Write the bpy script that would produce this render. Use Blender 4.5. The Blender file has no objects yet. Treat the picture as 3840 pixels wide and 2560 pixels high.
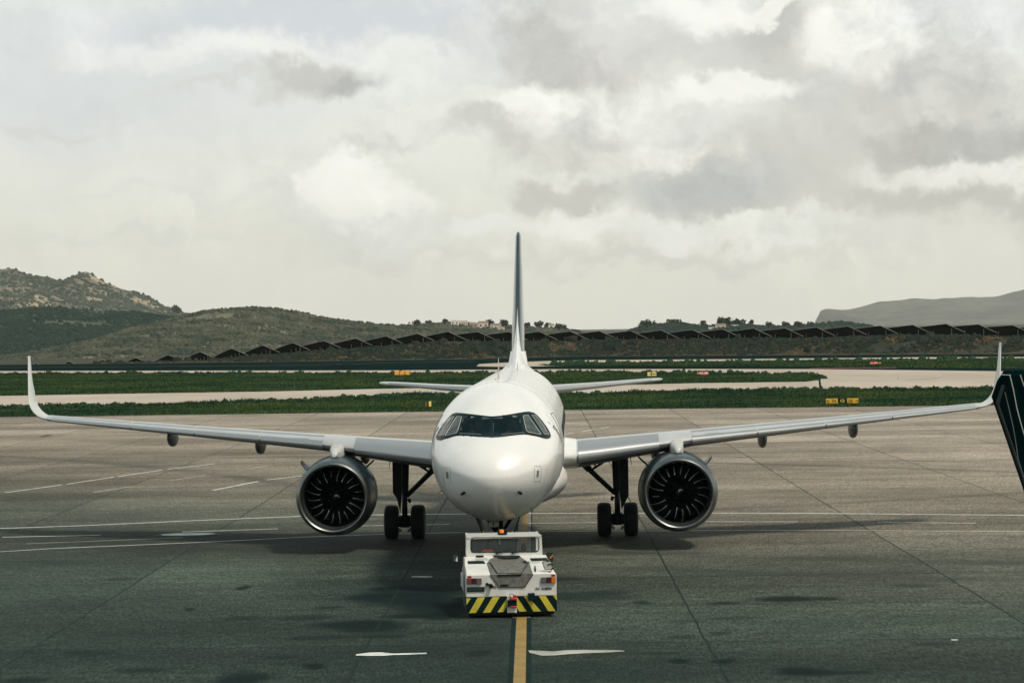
import bpy, math, random
import numpy as np
from math import sin, cos, pi, radians as R, sqrt
from mathutils import Vector, Matrix, noise
from mathutils.geometry import delaunay_2d_cdt
random.seed(7)
S = bpy.context.scene
COL = S.collection
# ------------------------------------------------------------------ camera
FPX, H, PITCH, ROLL = 8300.0, 7.4, 44/8300.0, 0.0142   # focal in photo pixels, height, angles
cam_d = bpy.data.cameras.new('camera'); cam = bpy.data.objects.new('camera', cam_d); COL.objects.link(cam)
cam_d.sensor_width = 36; cam_d.lens = FPX/3840*36; cam_d.clip_start = .5; cam_d.clip_end = 60000
cam.location = (0, 0, H)
CR = Matrix.Rotation(pi/2-PITCH, 3, 'X') @ Matrix.Rotation(-ROLL, 3, 'Z')
cam.rotation_euler = CR.to_euler()
S.camera = cam
S.view_settings.view_transform = 'Standard'; S.view_settings.look = 'None'
S.view_settings.exposure = 0; S.view_settings.gamma = 1
S.render.engine = 'CYCLES'
# ------------------------------------------------------------------ world: sky texture seen through cloud cover
SUN_EL, SUN_AZ = R(57), R(133)        # azimuth clockwise from +Y
K = 1.632653                          # survey sheet units -> photo pixels
def lk(nt, a, b): nt.links.new(a, b)
def mth(nt, op, a, b=None, clamp=False):
    n = nt.nodes.new('ShaderNodeMath'); n.operation = op; n.use_clamp = clamp
    for i, v in enumerate((a, b)):
        if v is None: continue
        if isinstance(v, (int, float)): n.inputs[i].default_value = v
        else: nt.links.new(v, n.inputs[i])
    return n.outputs[0]
def mixc(nt, f, a, b):
    n = nt.nodes.new('ShaderNodeMix'); n.data_type = 'RGBA'
    for s, v in ((0, f), (6, a), (7, b)):
        if isinstance(v, (int, float)): n.inputs[s].default_value = v
        elif isinstance(v, (tuple, list)): n.inputs[s].default_value = (*v[:3], 1)
        else: nt.links.new(v, n.inputs[s])
    return n.outputs[2]
def ramp(nt, f, a, b, c=0., d=1., smooth=True):
    n = nt.nodes.new('ShaderNodeMapRange'); n.interpolation_type = 'SMOOTHSTEP' if smooth else 'LINEAR'
    nt.links.new(f, n.inputs[0])
    for i, v in zip((1, 2, 3, 4), (a, b, c, d)): n.inputs[i].default_value = v
    return n.outputs[0]
def noise_n(nt, vec, scale, detail=4, rough=.5, dist=0, color=False):
    n = nt.nodes.new('ShaderNodeTexNoise'); n.inputs['Scale'].default_value = scale
    n.inputs['Detail'].default_value = detail; n.inputs['Roughness'].default_value = rough; n.inputs['Distortion'].default_value = dist
    if vec is not None: nt.links.new(vec, n.inputs['Vector'])
    return n.outputs[1 if color else 0]
def vmath(nt, op, a, b=None):
    n = nt.nodes.new('ShaderNodeVectorMath'); n.operation = op
    for i, v in enumerate((a, b)):
        if v is None: continue
        if isinstance(v, (tuple, list)): n.inputs[i].default_value = v
        else: nt.links.new(v, n.inputs[i])
    return n
W = bpy.data.worlds.new('World'); S.world = W; W.use_nodes = True
nt = W.node_tree; nt.nodes.clear()
out = nt.nodes.new('ShaderNodeOutputWorld'); bg = nt.nodes.new('ShaderNodeBackground'); lk(nt, bg.outputs[0], out.inputs[0])
sky = nt.nodes.new('ShaderNodeTexSky'); sky.sky_type = 'NISHITA'; sky.sun_disc = False
sky.sun_elevation = SUN_EL; sky.sun_rotation = SUN_AZ; sky.dust_density = 2.0
tc = nt.nodes.new('ShaderNodeTexCoord')
sep = nt.nodes.new('ShaderNodeSeparateXYZ'); lk(nt, tc.outputs['Generated'], sep.inputs[0])
ay = mth(nt, 'MAXIMUM', mth(nt, 'ABSOLUTE', sep.outputs[1]), .12)
cu = mth(nt, 'MULTIPLY', mth(nt, 'DIVIDE', sep.outputs[0], ay), 5.0836)
cv = mth(nt, 'MULTIPLY', mth(nt, 'DIVIDE', sep.outputs[2], ay), 5.0836)
cmb = nt.nodes.new('ShaderNodeCombineXYZ'); lk(nt, cu, cmb.inputs[0]); lk(nt, cv, cmb.inputs[1])
pv = cmb.outputs[0]
wn = noise_n(nt, pv, 5.0, 9, .58, 0, True)
wo = vmath(nt, 'SUBTRACT', wn, (.5, .5, .5)); wsn = nt.nodes.new('ShaderNodeVectorMath'); wsn.operation = 'SCALE'
lk(nt, wo.outputs[0], wsn.inputs[0]); wsn.inputs['Scale'].default_value = .26
pw = vmath(nt, 'ADD', pv, wsn.outputs[0]).outputs[0]
wn2 = vmath(nt, 'SUBTRACT', noise_n(nt, pv, 17.0, 6, .6, 0, True), (.5, .5, .5)); ws2 = nt.nodes.new('ShaderNodeVectorMath'); ws2.operation = 'SCALE'; lk(nt, wn2.outputs[0], ws2.inputs[0]); ws2.inputs['Scale'].default_value = .07
pw = vmath(nt, 'ADD', pw, ws2.outputs[0]).outputs[0]
fine = noise_n(nt, pv, 13.0, 8, .6)
colr = mixc(nt, ramp(nt, cv, 0., .75), (.81, .785, .69), (.81, .82, .755))
def blob(c, cx, cy, rx, ry, col, op, soft=.6, puff=.5):
    v = vmath(nt, 'SUBTRACT', pw, ((cx-1176)/1000, (757-cy)/1000, 0)).outputs[0]
    v = vmath(nt, 'DIVIDE', v, (rx/1000, ry/1000, 1.)).outputs[0]
    v = vmath(nt, 'MULTIPLY', v, (1, 1, 0)).outputs[0]
    d = vmath(nt, 'LENGTH', v).outputs['Value']
    d = mth(nt, 'ADD', d, mth(nt, 'MULTIPLY', mth(nt, 'SUBTRACT', fine, .5), puff))
    return mixc(nt, ramp(nt, d, 1+soft*.5, 1-soft, 0, op), c, col)
BL = (.60, .625, .66); WH = (.97, .955, .885); G1 = (.51, .49, .45); G2 = (.61, .585, .53); G3 = (.40, .39, .365)
for b in [(220, 120, 700, 260, BL, .55, .9), (760, 20, 520, 75, BL, .85, .6), (60, 230, 300, 90, BL, .35, .9),
          (190, 55, 95, 85, (.80, .81, .79), .8, .5), (90, 70, 180, 90, (.63, .64, .63), .35, .8), (580, 100, 420, 42, WH, .6, .9),
          (740, 150, 135, 52, G1, .85, .5), (800, 178, 85, 34, (.34, .34, .34), .6, .6), (560, 192, 210, 20, G2, .55, .8),
          (90, 276, 190, 12, G2, .4, .9), (300, 520, 300, 14, (.66, .67, .65), .35, .9), (420, 430, 360, 14, (.66, .68, .66), .3, .9),
          (820, 320, 60, 22, G2, .6, .6), (930, 305, 60, 16, G2, .45, .7), (1150, 290, 160, 46, G1, .7, .6),
          (760, 470, 120, 110, (.66, .66, .64), .5, .7), (810, 420, 100, 88, WH, .95, .35), (855, 485, 150, 62, WH, .95, .4), (940, 545, 190, 45, (.80, .80, .75), .8, .6),
          (1900, 420, 560, 130, G2, .9, .6), (1620, 440, 240, 70, (.44, .45, .455), .8, .7), (1290, 340, 190, 55, G2, .75, .6),
          (1320, 110, 260, 100, G1, .85, .5), (1440, 60, 160, 90, (.74, .72, .68), .8, .6), (1090, 100, 90, 70, (.74, .74, .72), .8, .5), (1400, 150, 120, 46, (.60, .57, .53), .6, .7),
          (1220, 245, 105, 62, WH, .95, .5), (1330, 290, 150, 46, (.68, .66, .63), .7, .6),
          (1830, 100, 330, 150, (.58, .56, .51), .8, .6), (2080, 250, 330, 150, (.58, .56, .52), .9, .6), (1620, 20, 130, 60, WH, .9, .5),
          (1820, 62, 170, 70, (.47, .45, .41), .7, .7), (1990, 80, 150, 110, WH, .9, .6), (1760, 20, 150, 34, WH, .8, .5), (2200, 40, 170, 60, BL, .4, .8), (2300, 60, 120, 90, (.76, .77, .75), .7, .7),
          (1700, 215, 170, 42, WH, .9, .45), (1560, 300, 110, 60, (.70, .69, .66), .6, .7), (2100, 215, 70, 26, (.47, .46, .45), .6, .7), (2230, 330, 240, 58, G3, .9, .5), (2050, 330, 150, 40, G1, .6, .8),
          (2240, 405, 260, 40, (.93, .915, .85), .85, .65), (1500, 355, 120, 26, WH, .6, .7), (2250, 470, 330, 34, (.48, .46, .43), .7, .7),
          (1290, 450, 120, 40, G1, .75, .5), (1130, 530, 110, 40, (.92, .91, .86), .8, .5), (1350, 530, 130, 42, WH, .95, .5), (1540, 545, 120, 42, (.92, .91, .86), .95, .5),
          (1800, 545, 240, 46, (.90, .89, .83), .9, .45), (2030, 560, 150, 44, (.78, .765, .71), .7, .6), (1500, 600, 560, 18, (.62, .60, .565), .5, .9), (900, 590, 220, 20, (.66, .65, .61), .4, .9)]:
    colr = blob(colr, *b)
ra = noise_n(nt, pw, 6.5, 8, .55); rb = noise_n(nt, vmath(nt, 'ADD', pw, (.022, .030, 0)).outputs[0], 6.5, 8, .55)
rel = mth(nt, 'MULTIPLY', mth(nt, 'SUBTRACT', ra, rb), ramp(nt, noise_n(nt, pv, 2.2, 3, .5), .40, .60, .25, 1.))
rel = mth(nt, 'MULTIPLY', rel, mth(nt, 'MULTIPLY', ramp(nt, cu, -.7, .3, .3, 1.), ramp(nt, cv, .06, .25, .15, 1.))); relf = mth(nt, 'ADD', 1., mth(nt, 'MULTIPLY', rel, 1.15))
sca = nt.nodes.new('ShaderNodeVectorMath'); sca.operation = 'SCALE'; lk(nt, colr, sca.inputs[0]); lk(nt, relf, sca.inputs['Scale']); colr = sca.outputs[0]
colr = mixc(nt, mth(nt, 'MULTIPLY', ramp(nt, noise_n(nt, pv, 3.1, 7, .6), .35, .75), .16), colr, (.55, .55, .54))
# open sky overhead, cloud banks towards the horizon
elev = ramp(nt, sep.outputs[2], .22, .60)
tn = noise_n(nt, tc.outputs['Generated'], 3.0, 6, .6)
up = mixc(nt, ramp(nt, tn, .42, .68), (.16, .265, .29), (.62, .66, .66))
colr = mixc(nt, elev, colr, up)
nsk = nt.nodes.new('ShaderNodeVectorMath'); nsk.operation = 'SCALE'; lk(nt, sky.outputs[0], nsk.inputs[0]); nsk.inputs['Scale'].default_value = .10
colr = mixc(nt, .12, colr, nsk.outputs[0])
lk(nt, colr, bg.inputs[0]); bg.inputs[1].default_value = 1.2
W.cycles.sampling_method = 'MANUAL'; W.cycles.sample_map_resolution = 1024
# ------------------------------------------------------------------ sun
sd = bpy.data.lights.new('sun', 'SUN'); sd.energy = 3.2; sd.angle = R(8); sd.color = (1, .88, .72)
so = bpy.data.objects.new('sun', sd); COL.objects.link(so)
sv = Vector((sin(SUN_AZ)*cos(SUN_EL), cos(SUN_AZ)*cos(SUN_EL), sin(SUN_EL)))
so.rotation_euler = sv.to_track_quat('Z', 'Y').to_euler()
# ------------------------------------------------------------------ surveying helpers: bearing + plane -> real place
def ray(px, py):
    v = CR @ Vector(((px*K-1920)/FPX, (1280-py*K)/FPX, -1.0)); return v
def G(px, py, z=0.):
    v = ray(px, py); t = (z-H)/v.z; return Vector((v.x*t, v.y*t, z))
def AT(px, py, D):
    v = ray(px, py); t = D/v.y; return Vector((v.x*t, D, H+v.z*t))
# ------------------------------------------------------------------ mesh builder
class MB:
    def __init__(s): s.v = []; s.f = []; s.m = []
    def add(s, vs, fs, m=0):
        o = len(s.v); s.v += [tuple(v) for v in vs]; s.f += [tuple(i+o for i in f) for f in fs]; s.m += [m]*len(fs); return s
    def box(s, c, d, rot=None, m=0):
        vs = [Vector((x*d[0]/2, y*d[1]/2, z*d[2]/2)) for z in (-1, 1) for y in (-1, 1) for x in (-1, 1)]
        if rot is not None: vs = [rot @ v for v in vs]
        c = Vector(c); return s.add([v+c for v in vs], [(0, 2, 3, 1), (4, 5, 7, 6), (0, 1, 5, 4), (2, 6, 7, 3), (0, 4, 6, 2), (1, 3, 7, 5)], m)
    def loft(s, rings, cap=True, m=0, closed=True):
        n = len(rings[0]); vs = [p for r in rings for p in r]; fs = []
        for i in range(len(rings)-1):
            for j in range(n if closed else n-1):
                k = (j+1) % n; fs.append((i*n+j, i*n+k, (i+1)*n+k, (i+1)*n+j))
        if cap: fs.append(tuple(range(n))[::-1]); fs.append(tuple((len(rings)-1)*n+j for j in range(n)))
        return s.add(vs, fs, m)
    def tube(s, p0, p1, r0, r1=None, n=12, m=0, cap=True):
        p0 = Vector(p0); p1 = Vector(p1); r1 = r0 if r1 is None else r1
        q = (p1-p0).to_track_quat('Z', 'Y').to_matrix()
        return s.loft([[p+q @ Vector((r*cos(2*pi*j/n), r*sin(2*pi*j/n), 0)) for j in range(n)] for p, r in ((p0, r0), (p1, r1))], cap, m)
    def path(s, pts, r, n=8, m=0):
        for a, b in zip(pts, pts[1:]): s.tube(a, b, r, r, n, m)
        return s
    def rev(s, prof, c=(0, 0, 0), n=64, m=0, cap=False):
        c = Vector(c); return s.loft([[c+Vector((r*cos(2*pi*j/n), a, r*sin(2*pi*j/n))) for j in range(n)] for a, r in prof], cap, m)
    def prism(s, pts, off, m=0):
        a = [Vector(p) for p in pts]; off = Vector(off); return s.loft([a, [p+off for p in a]], True, m)
    def build(s, name, mats, parent=None, ang=35, bevel=0, label=None):
        me = bpy.data.meshes.new(name); me.from_pydata(s.v, [], s.f)
        import bmesh
        b = bmesh.new(); b.from_mesh(me); bmesh.ops.recalc_face_normals(b, faces=b.faces)
        b.to_mesh(me); b.free()
        mats = mats if isinstance(mats, (list, tuple)) else [mats]
        for mm in mats: me.materials.append(mm)
        me.polygons.foreach_set('material_index', s.m); me.shade_smooth(); me.set_sharp_from_angle(angle=R(ang))
        o = bpy.data.objects.new(name, me); COL.objects.link(o); o.parent = parent
        if bevel:
            md = o.modifiers.new('bevel', 'BEVEL'); md.width = bevel; md.segments = 2; md.limit_method = 'ANGLE'; md.angle_limit = R(40)
        if label: o['label'] = label
        return o
def tag(o, label=None, cat=None, group=None, kind=None):
    for k, v in (('label', label), ('category', cat), ('group', group), ('kind', kind)):
        if v: o[k] = v
    return o
def empty(name, loc, rz=0, **kw):
    o = bpy.data.objects.new(name, None); COL.objects.link(o); o.location = loc; o.rotation_euler = (0, 0, rz); o.empty_display_size = .3
    return tag(o, **kw)
def sheet(name, pts, z, mat, kind='structure', label=None):
    me = bpy.data.meshes.new(name)
    r = delaunay_2d_cdt([Vector((p[0], p[1])) for p in pts], [], [list(range(len(pts)))], 1, 1e-6)
    me.from_pydata([(v.x, v.y, z) for v in r[0]], [], r[2]); me.materials.append(mat)
    o = bpy.data.objects.new(name, me); COL.objects.link(o)
    if me.polygons and me.polygons[0].normal.z < 0: me.flip_normals()
    return tag(o, kind=kind, label=label)
def strip(name, pts, w, z, mat, seg=1, jit=0.):
    mb = MB(); P = [Vector((p[0], p[1])) for p in pts]
    for i in range(len(P)-1):
        d = (P[i+1]-P[i]).normalized(); q = Vector((-d.y, d.x))*w/2
        for k in range(seg):
            a = P[i].lerp(P[i+1], k/seg); b = P[i].lerp(P[i+1], (k+1)/seg)
            mb.add([(*(a+q), z), (*(a-q), z), (*(b-q), z), (*(b+q), z)], [(0, 1, 2, 3)])
    o = mb.build(name, mat); tag(o, kind='structure'); return o
# ------------------------------------------------------------------ materials
def mat(name, col, rough=.5, metal=0., coat=0., var=0., vscale=2., bump=0., bscale=30., spec=.5, col2=None, emis=None, alpha=1., trans=0., stretch=None):
    m = bpy.data.materials.new(name); m.use_nodes = True; nt = m.node_tree; b = nt.nodes['Principled BSDF']
    b.inputs['Base Color'].default_value = (*col, 1); b.inputs['Roughness'].default_value = rough; b.inputs['Metallic'].default_value = metal
    b.inputs['Coat Weight'].default_value = coat; b.inputs['Coat Roughness'].default_value = .12; b.inputs['Specular IOR Level'].default_value = spec
    b.inputs['Transmission Weight'].default_value = trans; b.inputs['Alpha'].default_value = alpha
    if var or bump or col2:
        tc = nt.nodes.new('ShaderNodeTexCoord'); vec = tc.outputs['Object']
        if stretch:
            mp = nt.nodes.new('ShaderNodeMapping'); mp.inputs['Scale'].default_value = stretch; lk(nt, vec, mp.inputs[0]); vec = mp.outputs[0]
    if var or col2:
        n = noise_n(nt, vec, vscale, 8, .62)
        c2 = col2 or tuple(c*(1-var) for c in col)
        lk(nt, mixc(nt, ramp(nt, n, .35, .7), col, c2), b.inputs['Base Color'])
        lk(nt, ramp(nt, n, .2, .8, max(rough-.06, 0), min(rough+.1, 1)), b.inputs['Roughness'])
    if bump:
        bn = nt.nodes.new('ShaderNodeBump'); bn.inputs['Strength'].default_value = bump; bn.inputs['Distance'].default_value = .02
        lk(nt, noise_n(nt, vec, bscale, 6), bn.inputs['Height']); lk(nt, bn.outputs[0], b.inputs['Normal'])
    if emis: b.inputs['Emission Color'].default_value = (*emis[:3], 1); b.inputs['Emission Strength'].default_value = emis[3]
    return m
M = {}
M['white'] = mat('white pearl paint', (.79, .785, .765), .27, .10, .6, .03, .35)
M['wlet'] = mat('pale winglet paint', (.50, .52, .51), .35, 0, .2, .1, 1.5); M['wingpaint'] = mat('pale grey wing paint', (.42, .44, .45), .35, 0, .2, .12, 1.3)
M['wingunder'] = mat('grey paint with underside shade', (.07, .10, .105), .5, 0, .1, .2, 1.)
M['slat'] = mat('polished leading edge', (.36, .38, .39), .32, .55, 0, .04, .5)
M['alu'] = mat('brushed aluminium', (.55, .56, .56), .3, 1., 0, .2, 3)
M['lip'] = mat('polished inlet lip', (.20, .215, .215), .36, 1., 0, .1, 2)
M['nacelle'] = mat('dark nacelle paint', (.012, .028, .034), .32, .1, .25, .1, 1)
M['liner'] = mat('inlet acoustic liner', (.035, .045, .045), .5, .2, 0, .2, 6)
M['blade'] = mat('dark fan blade', (.012, .026, .028), .28, .6, 0, .2, 8)
M['edge'] = mat('bright blade edge', (.85, .85, .77), .35, .7)
M['dark'] = mat('dark gear metal', (.006, .022, .023), .5, .3, 0, .3, 8)
M['rubber'] = mat('tyre rubber', (.0035, .0125, .0125), .75, 0, 0, .3, 12)
M['black'] = mat('black trim', (.002, .013, .014), .5, spec=.15)
M['mask'] = mat('windscreen surround', (.002, .014, .016), .4, 0, 0, spec=.2)
M['glass'] = mat('dark cockpit glass', (.003, .012, .014), .08, 0, 0, trans=.0, alpha=.70, spec=.3)
M['sideglass'] = mat('side cockpit glass', (.085, .105, .10), .16, .0, 0, .5, 3)
M['navy'] = mat('dark navy tail paint', (.012, .035, .045), .16, .1, 1., .3, 1.)
M['grey'] = mat('mid grey metal', (.22, .225, .21), .45, .3, 0, .3, 5)
M['lightgrey'] = mat('light grey metal', (.55, .54, .50), .4, .2, 0, .2, 5)
M['seal'] = mat('panel seam', (.22, .24, .24), .6)
M['yellow'] = mat('yellow hazard paint', (.58, .50, .045), .5, 0, .1, .25, 3)
M['amber'] = mat('amber lens', (.62, .15, .015), .25)
M['red'] = mat('red lens', (.30, .008, .02), .2)
M['redpaint'] = mat('red painted steel', (.40, .02, .03), .45, var=.4)
M['tugwhite'] = mat('utility white paint', (.68, .68, .65), .38, 0, .25, .16, 2.5)
M['mirror'] = mat('mirror glass', (.85, .87, .86), .03, 1.)
M['tugglass'] = mat('clear windscreen', (.6, .7, .68), .03, alpha=.03, spec=.3)
M['skin'] = mat('skin', (.42, .22, .14), .5); M['hair'] = mat('dark hair', (.006, .012, .012), .6)
M['orange'] = mat('orange vest cloth', (.75, .10, .02), .8); M['vest'] = mat('pale yellow vest cloth', (.62, .52, .2), .8); M['shirt'] = mat('white shirt cloth', (.8, .8, .76), .8)
M['trouser'] = mat('dark trousers cloth', (.01, .015, .02), .8)
M['signyellow'] = mat('yellow sign face', (.72, .42, .02), .45, 0, 0, .2, 2, emis=(.72, .42, .02, .06)); M['signpale'] = mat('pale yellow sign face', (.85, .68, .18), .45, emis=(.85, .66, .16, .12))
M['signorange'] = mat('orange sign back', (.88, .42, .06), .5, var=.1); M['signrust'] = mat('rusty orange sign face', (.36, .12, .015), .6, var=.3)
M['signred'] = mat('red sign face', (.30, .015, .02), .45, emis=(.3, .01, .01, .08)); M['lettergold'] = mat('gold lettering', (.85, .7, .15), .4); M['letterwhite'] = mat('white lettering', (.9, .8, .72), .4, emis=(.9, .7, .6, .25)); M['letterpink'] = mat('glowing lettering', (.95, .45, .35), .4, emis=(.95, .4, .28, .5)); M['letterblack'] = mat('black lettering', (.008, .01, .008), .5)
M['lineyellow'] = mat('worn yellow line paint', (.30, .185, .035), .7, col2=(.18, .135, .05), vscale=1.6, var=.1); M['linewhite'] = mat('worn white line paint', (.42, .42, .38), .7, col2=(.22, .22, .19), vscale=.9, var=.1)
M['linewhite2'] = mat('fresh white paint', (.68, .70, .66), .6, col2=(.40, .42, .39), vscale=2.5, var=.1); M['lineblack'] = mat('black line border', (.006, .018, .018), .9, spec=.05, col2=(.012, .028, .026), vscale=2, var=.1)
M['tar'] = mat('joint sealant', (.012, .02, .018), .8)
def ground_mat(name, c1, c2, sc, rough=.85, stretch=None, speck=.25, bump=.3, spec=.15):
    m = bpy.data.materials.new(name); m.use_nodes = True; nt = m.node_tree; b = nt.nodes['Principled BSDF']; b.inputs['Roughness'].default_value = rough
    b.inputs['Specular IOR Level'].default_value = spec
    tc = nt.nodes.new('ShaderNodeTexCoord'); v = tc.outputs['Object']
    if stretch:
        mp = nt.nodes.new('ShaderNodeMapping'); mp.inputs['Scale'].default_value = stretch; lk(nt, v, mp.inputs[0]); v = mp.outputs[0]
    c = mixc(nt, ramp(nt, noise_n(nt, v, sc, 9, .65), .35, .68), c1, c2)
    if speck: c = mixc(nt, mth(nt, 'MULTIPLY', ramp(nt, noise_n(nt, tc.outputs['Object'], 6., 3, .8), .45, .7), speck), c, tuple(x*.25 for x in c2))
    lk(nt, c, b.inputs['Base Color'])
    if bump:
        bn = nt.nodes.new('ShaderNodeBump'); bn.inputs['Strength'].default_value = bump; bn.inputs['Distance'].default_value = .1
        lk(nt, noise_n(nt, tc.outputs['Object'], 3., 6, .7), bn.inputs['Height']); lk(nt, bn.outputs[0], b.inputs['Normal'])
    return m
M['soil'] = ground_mat('dry scrubby soil', (.020, .032, .022), (.06, .045, .027), .06)
M['grassbed'] = ground_mat('grass bed', (.005, .028, .016), (.022, .045, .015), .05, speck=.4)
M['blades'] = ground_mat('grass blades', (.006, .040, .020), (.060, .098, .022), .06, speck=.45, bump=0)
M['concretefar'] = ground_mat('pale taxiway concrete', (.46, .40, .33), (.36, .31, .255), .05, .8, (1, .3, 1), .18, .1)
M['asphalt'] = ground_mat('dark runway asphalt', (.003, .013, .013), (.006, .019, .018), .05, 1., None, .2, 0, 0.)
# apron concrete: slabs, sealed joints, stains, painted shade, tyre marks
APX, APY, APR = -3.51, 52.1, .0117
SPOTS = []   # oil stains, plus broad soft shade painted in; filled below: (x, y, rx, ry, strength)
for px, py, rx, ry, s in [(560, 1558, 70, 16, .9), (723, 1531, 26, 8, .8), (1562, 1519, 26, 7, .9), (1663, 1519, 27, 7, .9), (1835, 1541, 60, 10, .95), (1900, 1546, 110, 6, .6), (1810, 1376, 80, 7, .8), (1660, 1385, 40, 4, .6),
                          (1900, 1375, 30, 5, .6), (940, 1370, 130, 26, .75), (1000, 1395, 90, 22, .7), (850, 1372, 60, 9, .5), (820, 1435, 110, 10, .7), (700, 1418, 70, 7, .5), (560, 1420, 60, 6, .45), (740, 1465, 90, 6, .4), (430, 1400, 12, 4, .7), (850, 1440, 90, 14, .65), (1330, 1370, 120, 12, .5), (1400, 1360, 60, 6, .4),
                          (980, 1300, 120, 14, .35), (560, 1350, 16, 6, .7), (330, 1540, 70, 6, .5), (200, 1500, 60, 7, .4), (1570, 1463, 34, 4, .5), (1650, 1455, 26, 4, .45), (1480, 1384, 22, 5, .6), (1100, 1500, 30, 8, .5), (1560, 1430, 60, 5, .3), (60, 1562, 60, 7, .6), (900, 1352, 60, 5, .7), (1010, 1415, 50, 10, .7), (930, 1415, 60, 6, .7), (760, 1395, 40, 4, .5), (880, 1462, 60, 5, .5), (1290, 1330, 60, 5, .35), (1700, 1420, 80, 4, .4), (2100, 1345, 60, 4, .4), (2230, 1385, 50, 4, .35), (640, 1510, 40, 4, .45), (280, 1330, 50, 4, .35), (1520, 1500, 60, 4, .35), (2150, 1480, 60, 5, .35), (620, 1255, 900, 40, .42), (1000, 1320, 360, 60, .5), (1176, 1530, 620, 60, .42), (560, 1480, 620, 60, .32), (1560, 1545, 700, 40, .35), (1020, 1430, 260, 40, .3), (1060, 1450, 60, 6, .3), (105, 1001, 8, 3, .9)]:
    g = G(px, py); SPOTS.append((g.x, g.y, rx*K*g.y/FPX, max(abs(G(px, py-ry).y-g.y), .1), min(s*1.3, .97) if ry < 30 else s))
def apron_mat():
    m = bpy.data.materials.new('apron concrete'); m.use_nodes = True; nt = m.node_tree; b = nt.nodes['Principled BSDF']
    tc = nt.nodes.new('ShaderNodeTexCoord'); O = tc.outputs['Object']
    sp = nt.nodes.new('ShaderNodeSeparateXYZ'); lk(nt, O, sp.inputs[0])
    X = mth(nt, 'ADD', mth(nt, 'SUBTRACT', sp.outputs[0], APX), mth(nt, 'MULTIPLY', mth(nt, 'SUBTRACT', sp.outputs[1], APY), -APR))
    Y = mth(nt, 'ADD', mth(nt, 'SUBTRACT', sp.outputs[1], APY), mth(nt, 'MULTIPLY', mth(nt, 'SUBTRACT', sp.outputs[0], APX), APR))
    wob = mth(nt, 'MULTIPLY', mth(nt, 'SUBTRACT', noise_n(nt, O, .5, 3), .5), .12)
    xs = mth(nt, 'DIVIDE', mth(nt, 'ADD', X, wob), 7.98); ys = mth(nt, 'DIVIDE', mth(nt, 'ADD', Y, wob), 6.85)
    cell = nt.nodes.new('ShaderNodeCombineXYZ'); lk(nt, mth(nt, 'FLOOR', xs), cell.inputs[0]); lk(nt, mth(nt, 'FLOOR', ys), cell.inputs[1])
    wnz = nt.nodes.new('ShaderNodeTexWhiteNoise'); lk(nt, cell.outputs[0], wnz.inputs[0])
    rown = nt.nodes.new('ShaderNodeTexWhiteNoise'); rown.noise_dimensions = '1D'; lk(nt, mth(nt, 'FLOOR', ys), rown.inputs['W'])
    mp = nt.nodes.new('ShaderNodeMapping'); mp.inputs['Scale'].default_value = (.45, 1, 1); lk(nt, O, mp.inputs[0])
    n5 = noise_n(nt, O, 2.6, 4, .85)
    n1 = noise_n(nt, mp.outputs[0], .12, 7, .6); n2 = noise_n(nt, mp.outputs[0], .8, 8, .65); n3 = noise_n(nt, O, 9., 5, .75); n4 = noise_n(nt, O, .035, 4, .5)
    # light painted into the slab colour: shaded on the stand, brighter further out
    mp2 = nt.nodes.new('ShaderNodeMapping'); mp2.inputs['Scale'].default_value = (17, 2.4, 1); lk(nt, O, mp2.inputs[0])
    n6 = noise_n(nt, mp2.outputs[0], 1., 3, .8)
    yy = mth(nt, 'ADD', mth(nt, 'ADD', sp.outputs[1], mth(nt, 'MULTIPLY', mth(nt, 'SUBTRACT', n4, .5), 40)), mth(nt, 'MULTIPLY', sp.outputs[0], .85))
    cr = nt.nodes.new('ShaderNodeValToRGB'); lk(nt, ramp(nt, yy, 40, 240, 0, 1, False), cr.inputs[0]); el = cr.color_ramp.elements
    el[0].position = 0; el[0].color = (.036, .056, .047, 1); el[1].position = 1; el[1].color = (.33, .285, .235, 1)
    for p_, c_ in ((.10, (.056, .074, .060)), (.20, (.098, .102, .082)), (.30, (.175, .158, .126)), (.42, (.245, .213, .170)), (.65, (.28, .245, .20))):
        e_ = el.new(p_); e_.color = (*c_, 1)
    f = ramp(nt, wnz.outputs[0], 0, 1, .86, 1.12, False)
    for n_, a_, b_, lo_, hi_ in ((rown.outputs[0], 0, 1, .88, 1.08), (n1, .35, .68, 1.14, .70), (n2, .35, .7, 1.10, .76), (n5, .33, .67, 1.28, .72), (n6, .36, .64, 1.42, .58), (n3, .35, .65, 1.15, .85)):
        f = mth(nt, 'MULTIPLY', f, ramp(nt, n_, a_, b_, lo_, hi_))
    vs_ = nt.nodes.new('ShaderNodeVectorMath'); vs_.operation = 'SCALE'; lk(nt, cr.outputs[0], vs_.inputs[0]); lk(nt, f, vs_.inputs['Scale'])
    c = vs_.outputs[0]
    # tyre tracks sweeping across the slabs
    for (cx, cy, rad, wid, st) in TRACKS:
        dv = vmath(nt, 'SUBTRACT', O, (cx, cy, 0)).outputs[0]; dv = vmath(nt, 'MULTIPLY', dv, (1, 1, 0)).outputs[0]
        d = mth(nt, 'ABSOLUTE', mth(nt, 'SUBTRACT', vmath(nt, 'LENGTH', dv).outputs['Value'], rad))
        c = mixc(nt, mth(nt, 'MULTIPLY', ramp(nt, d, wid, 0, 0, st), ramp(nt, n1, .3, .6, .2, 1)), c, (.03, .042, .038))
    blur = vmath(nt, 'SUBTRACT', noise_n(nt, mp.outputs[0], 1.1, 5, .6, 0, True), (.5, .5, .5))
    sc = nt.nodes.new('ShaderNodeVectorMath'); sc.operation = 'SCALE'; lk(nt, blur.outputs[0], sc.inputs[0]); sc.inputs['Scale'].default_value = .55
    OW = vmath(nt, 'ADD', O, sc.outputs[0]).outputs[0]
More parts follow.
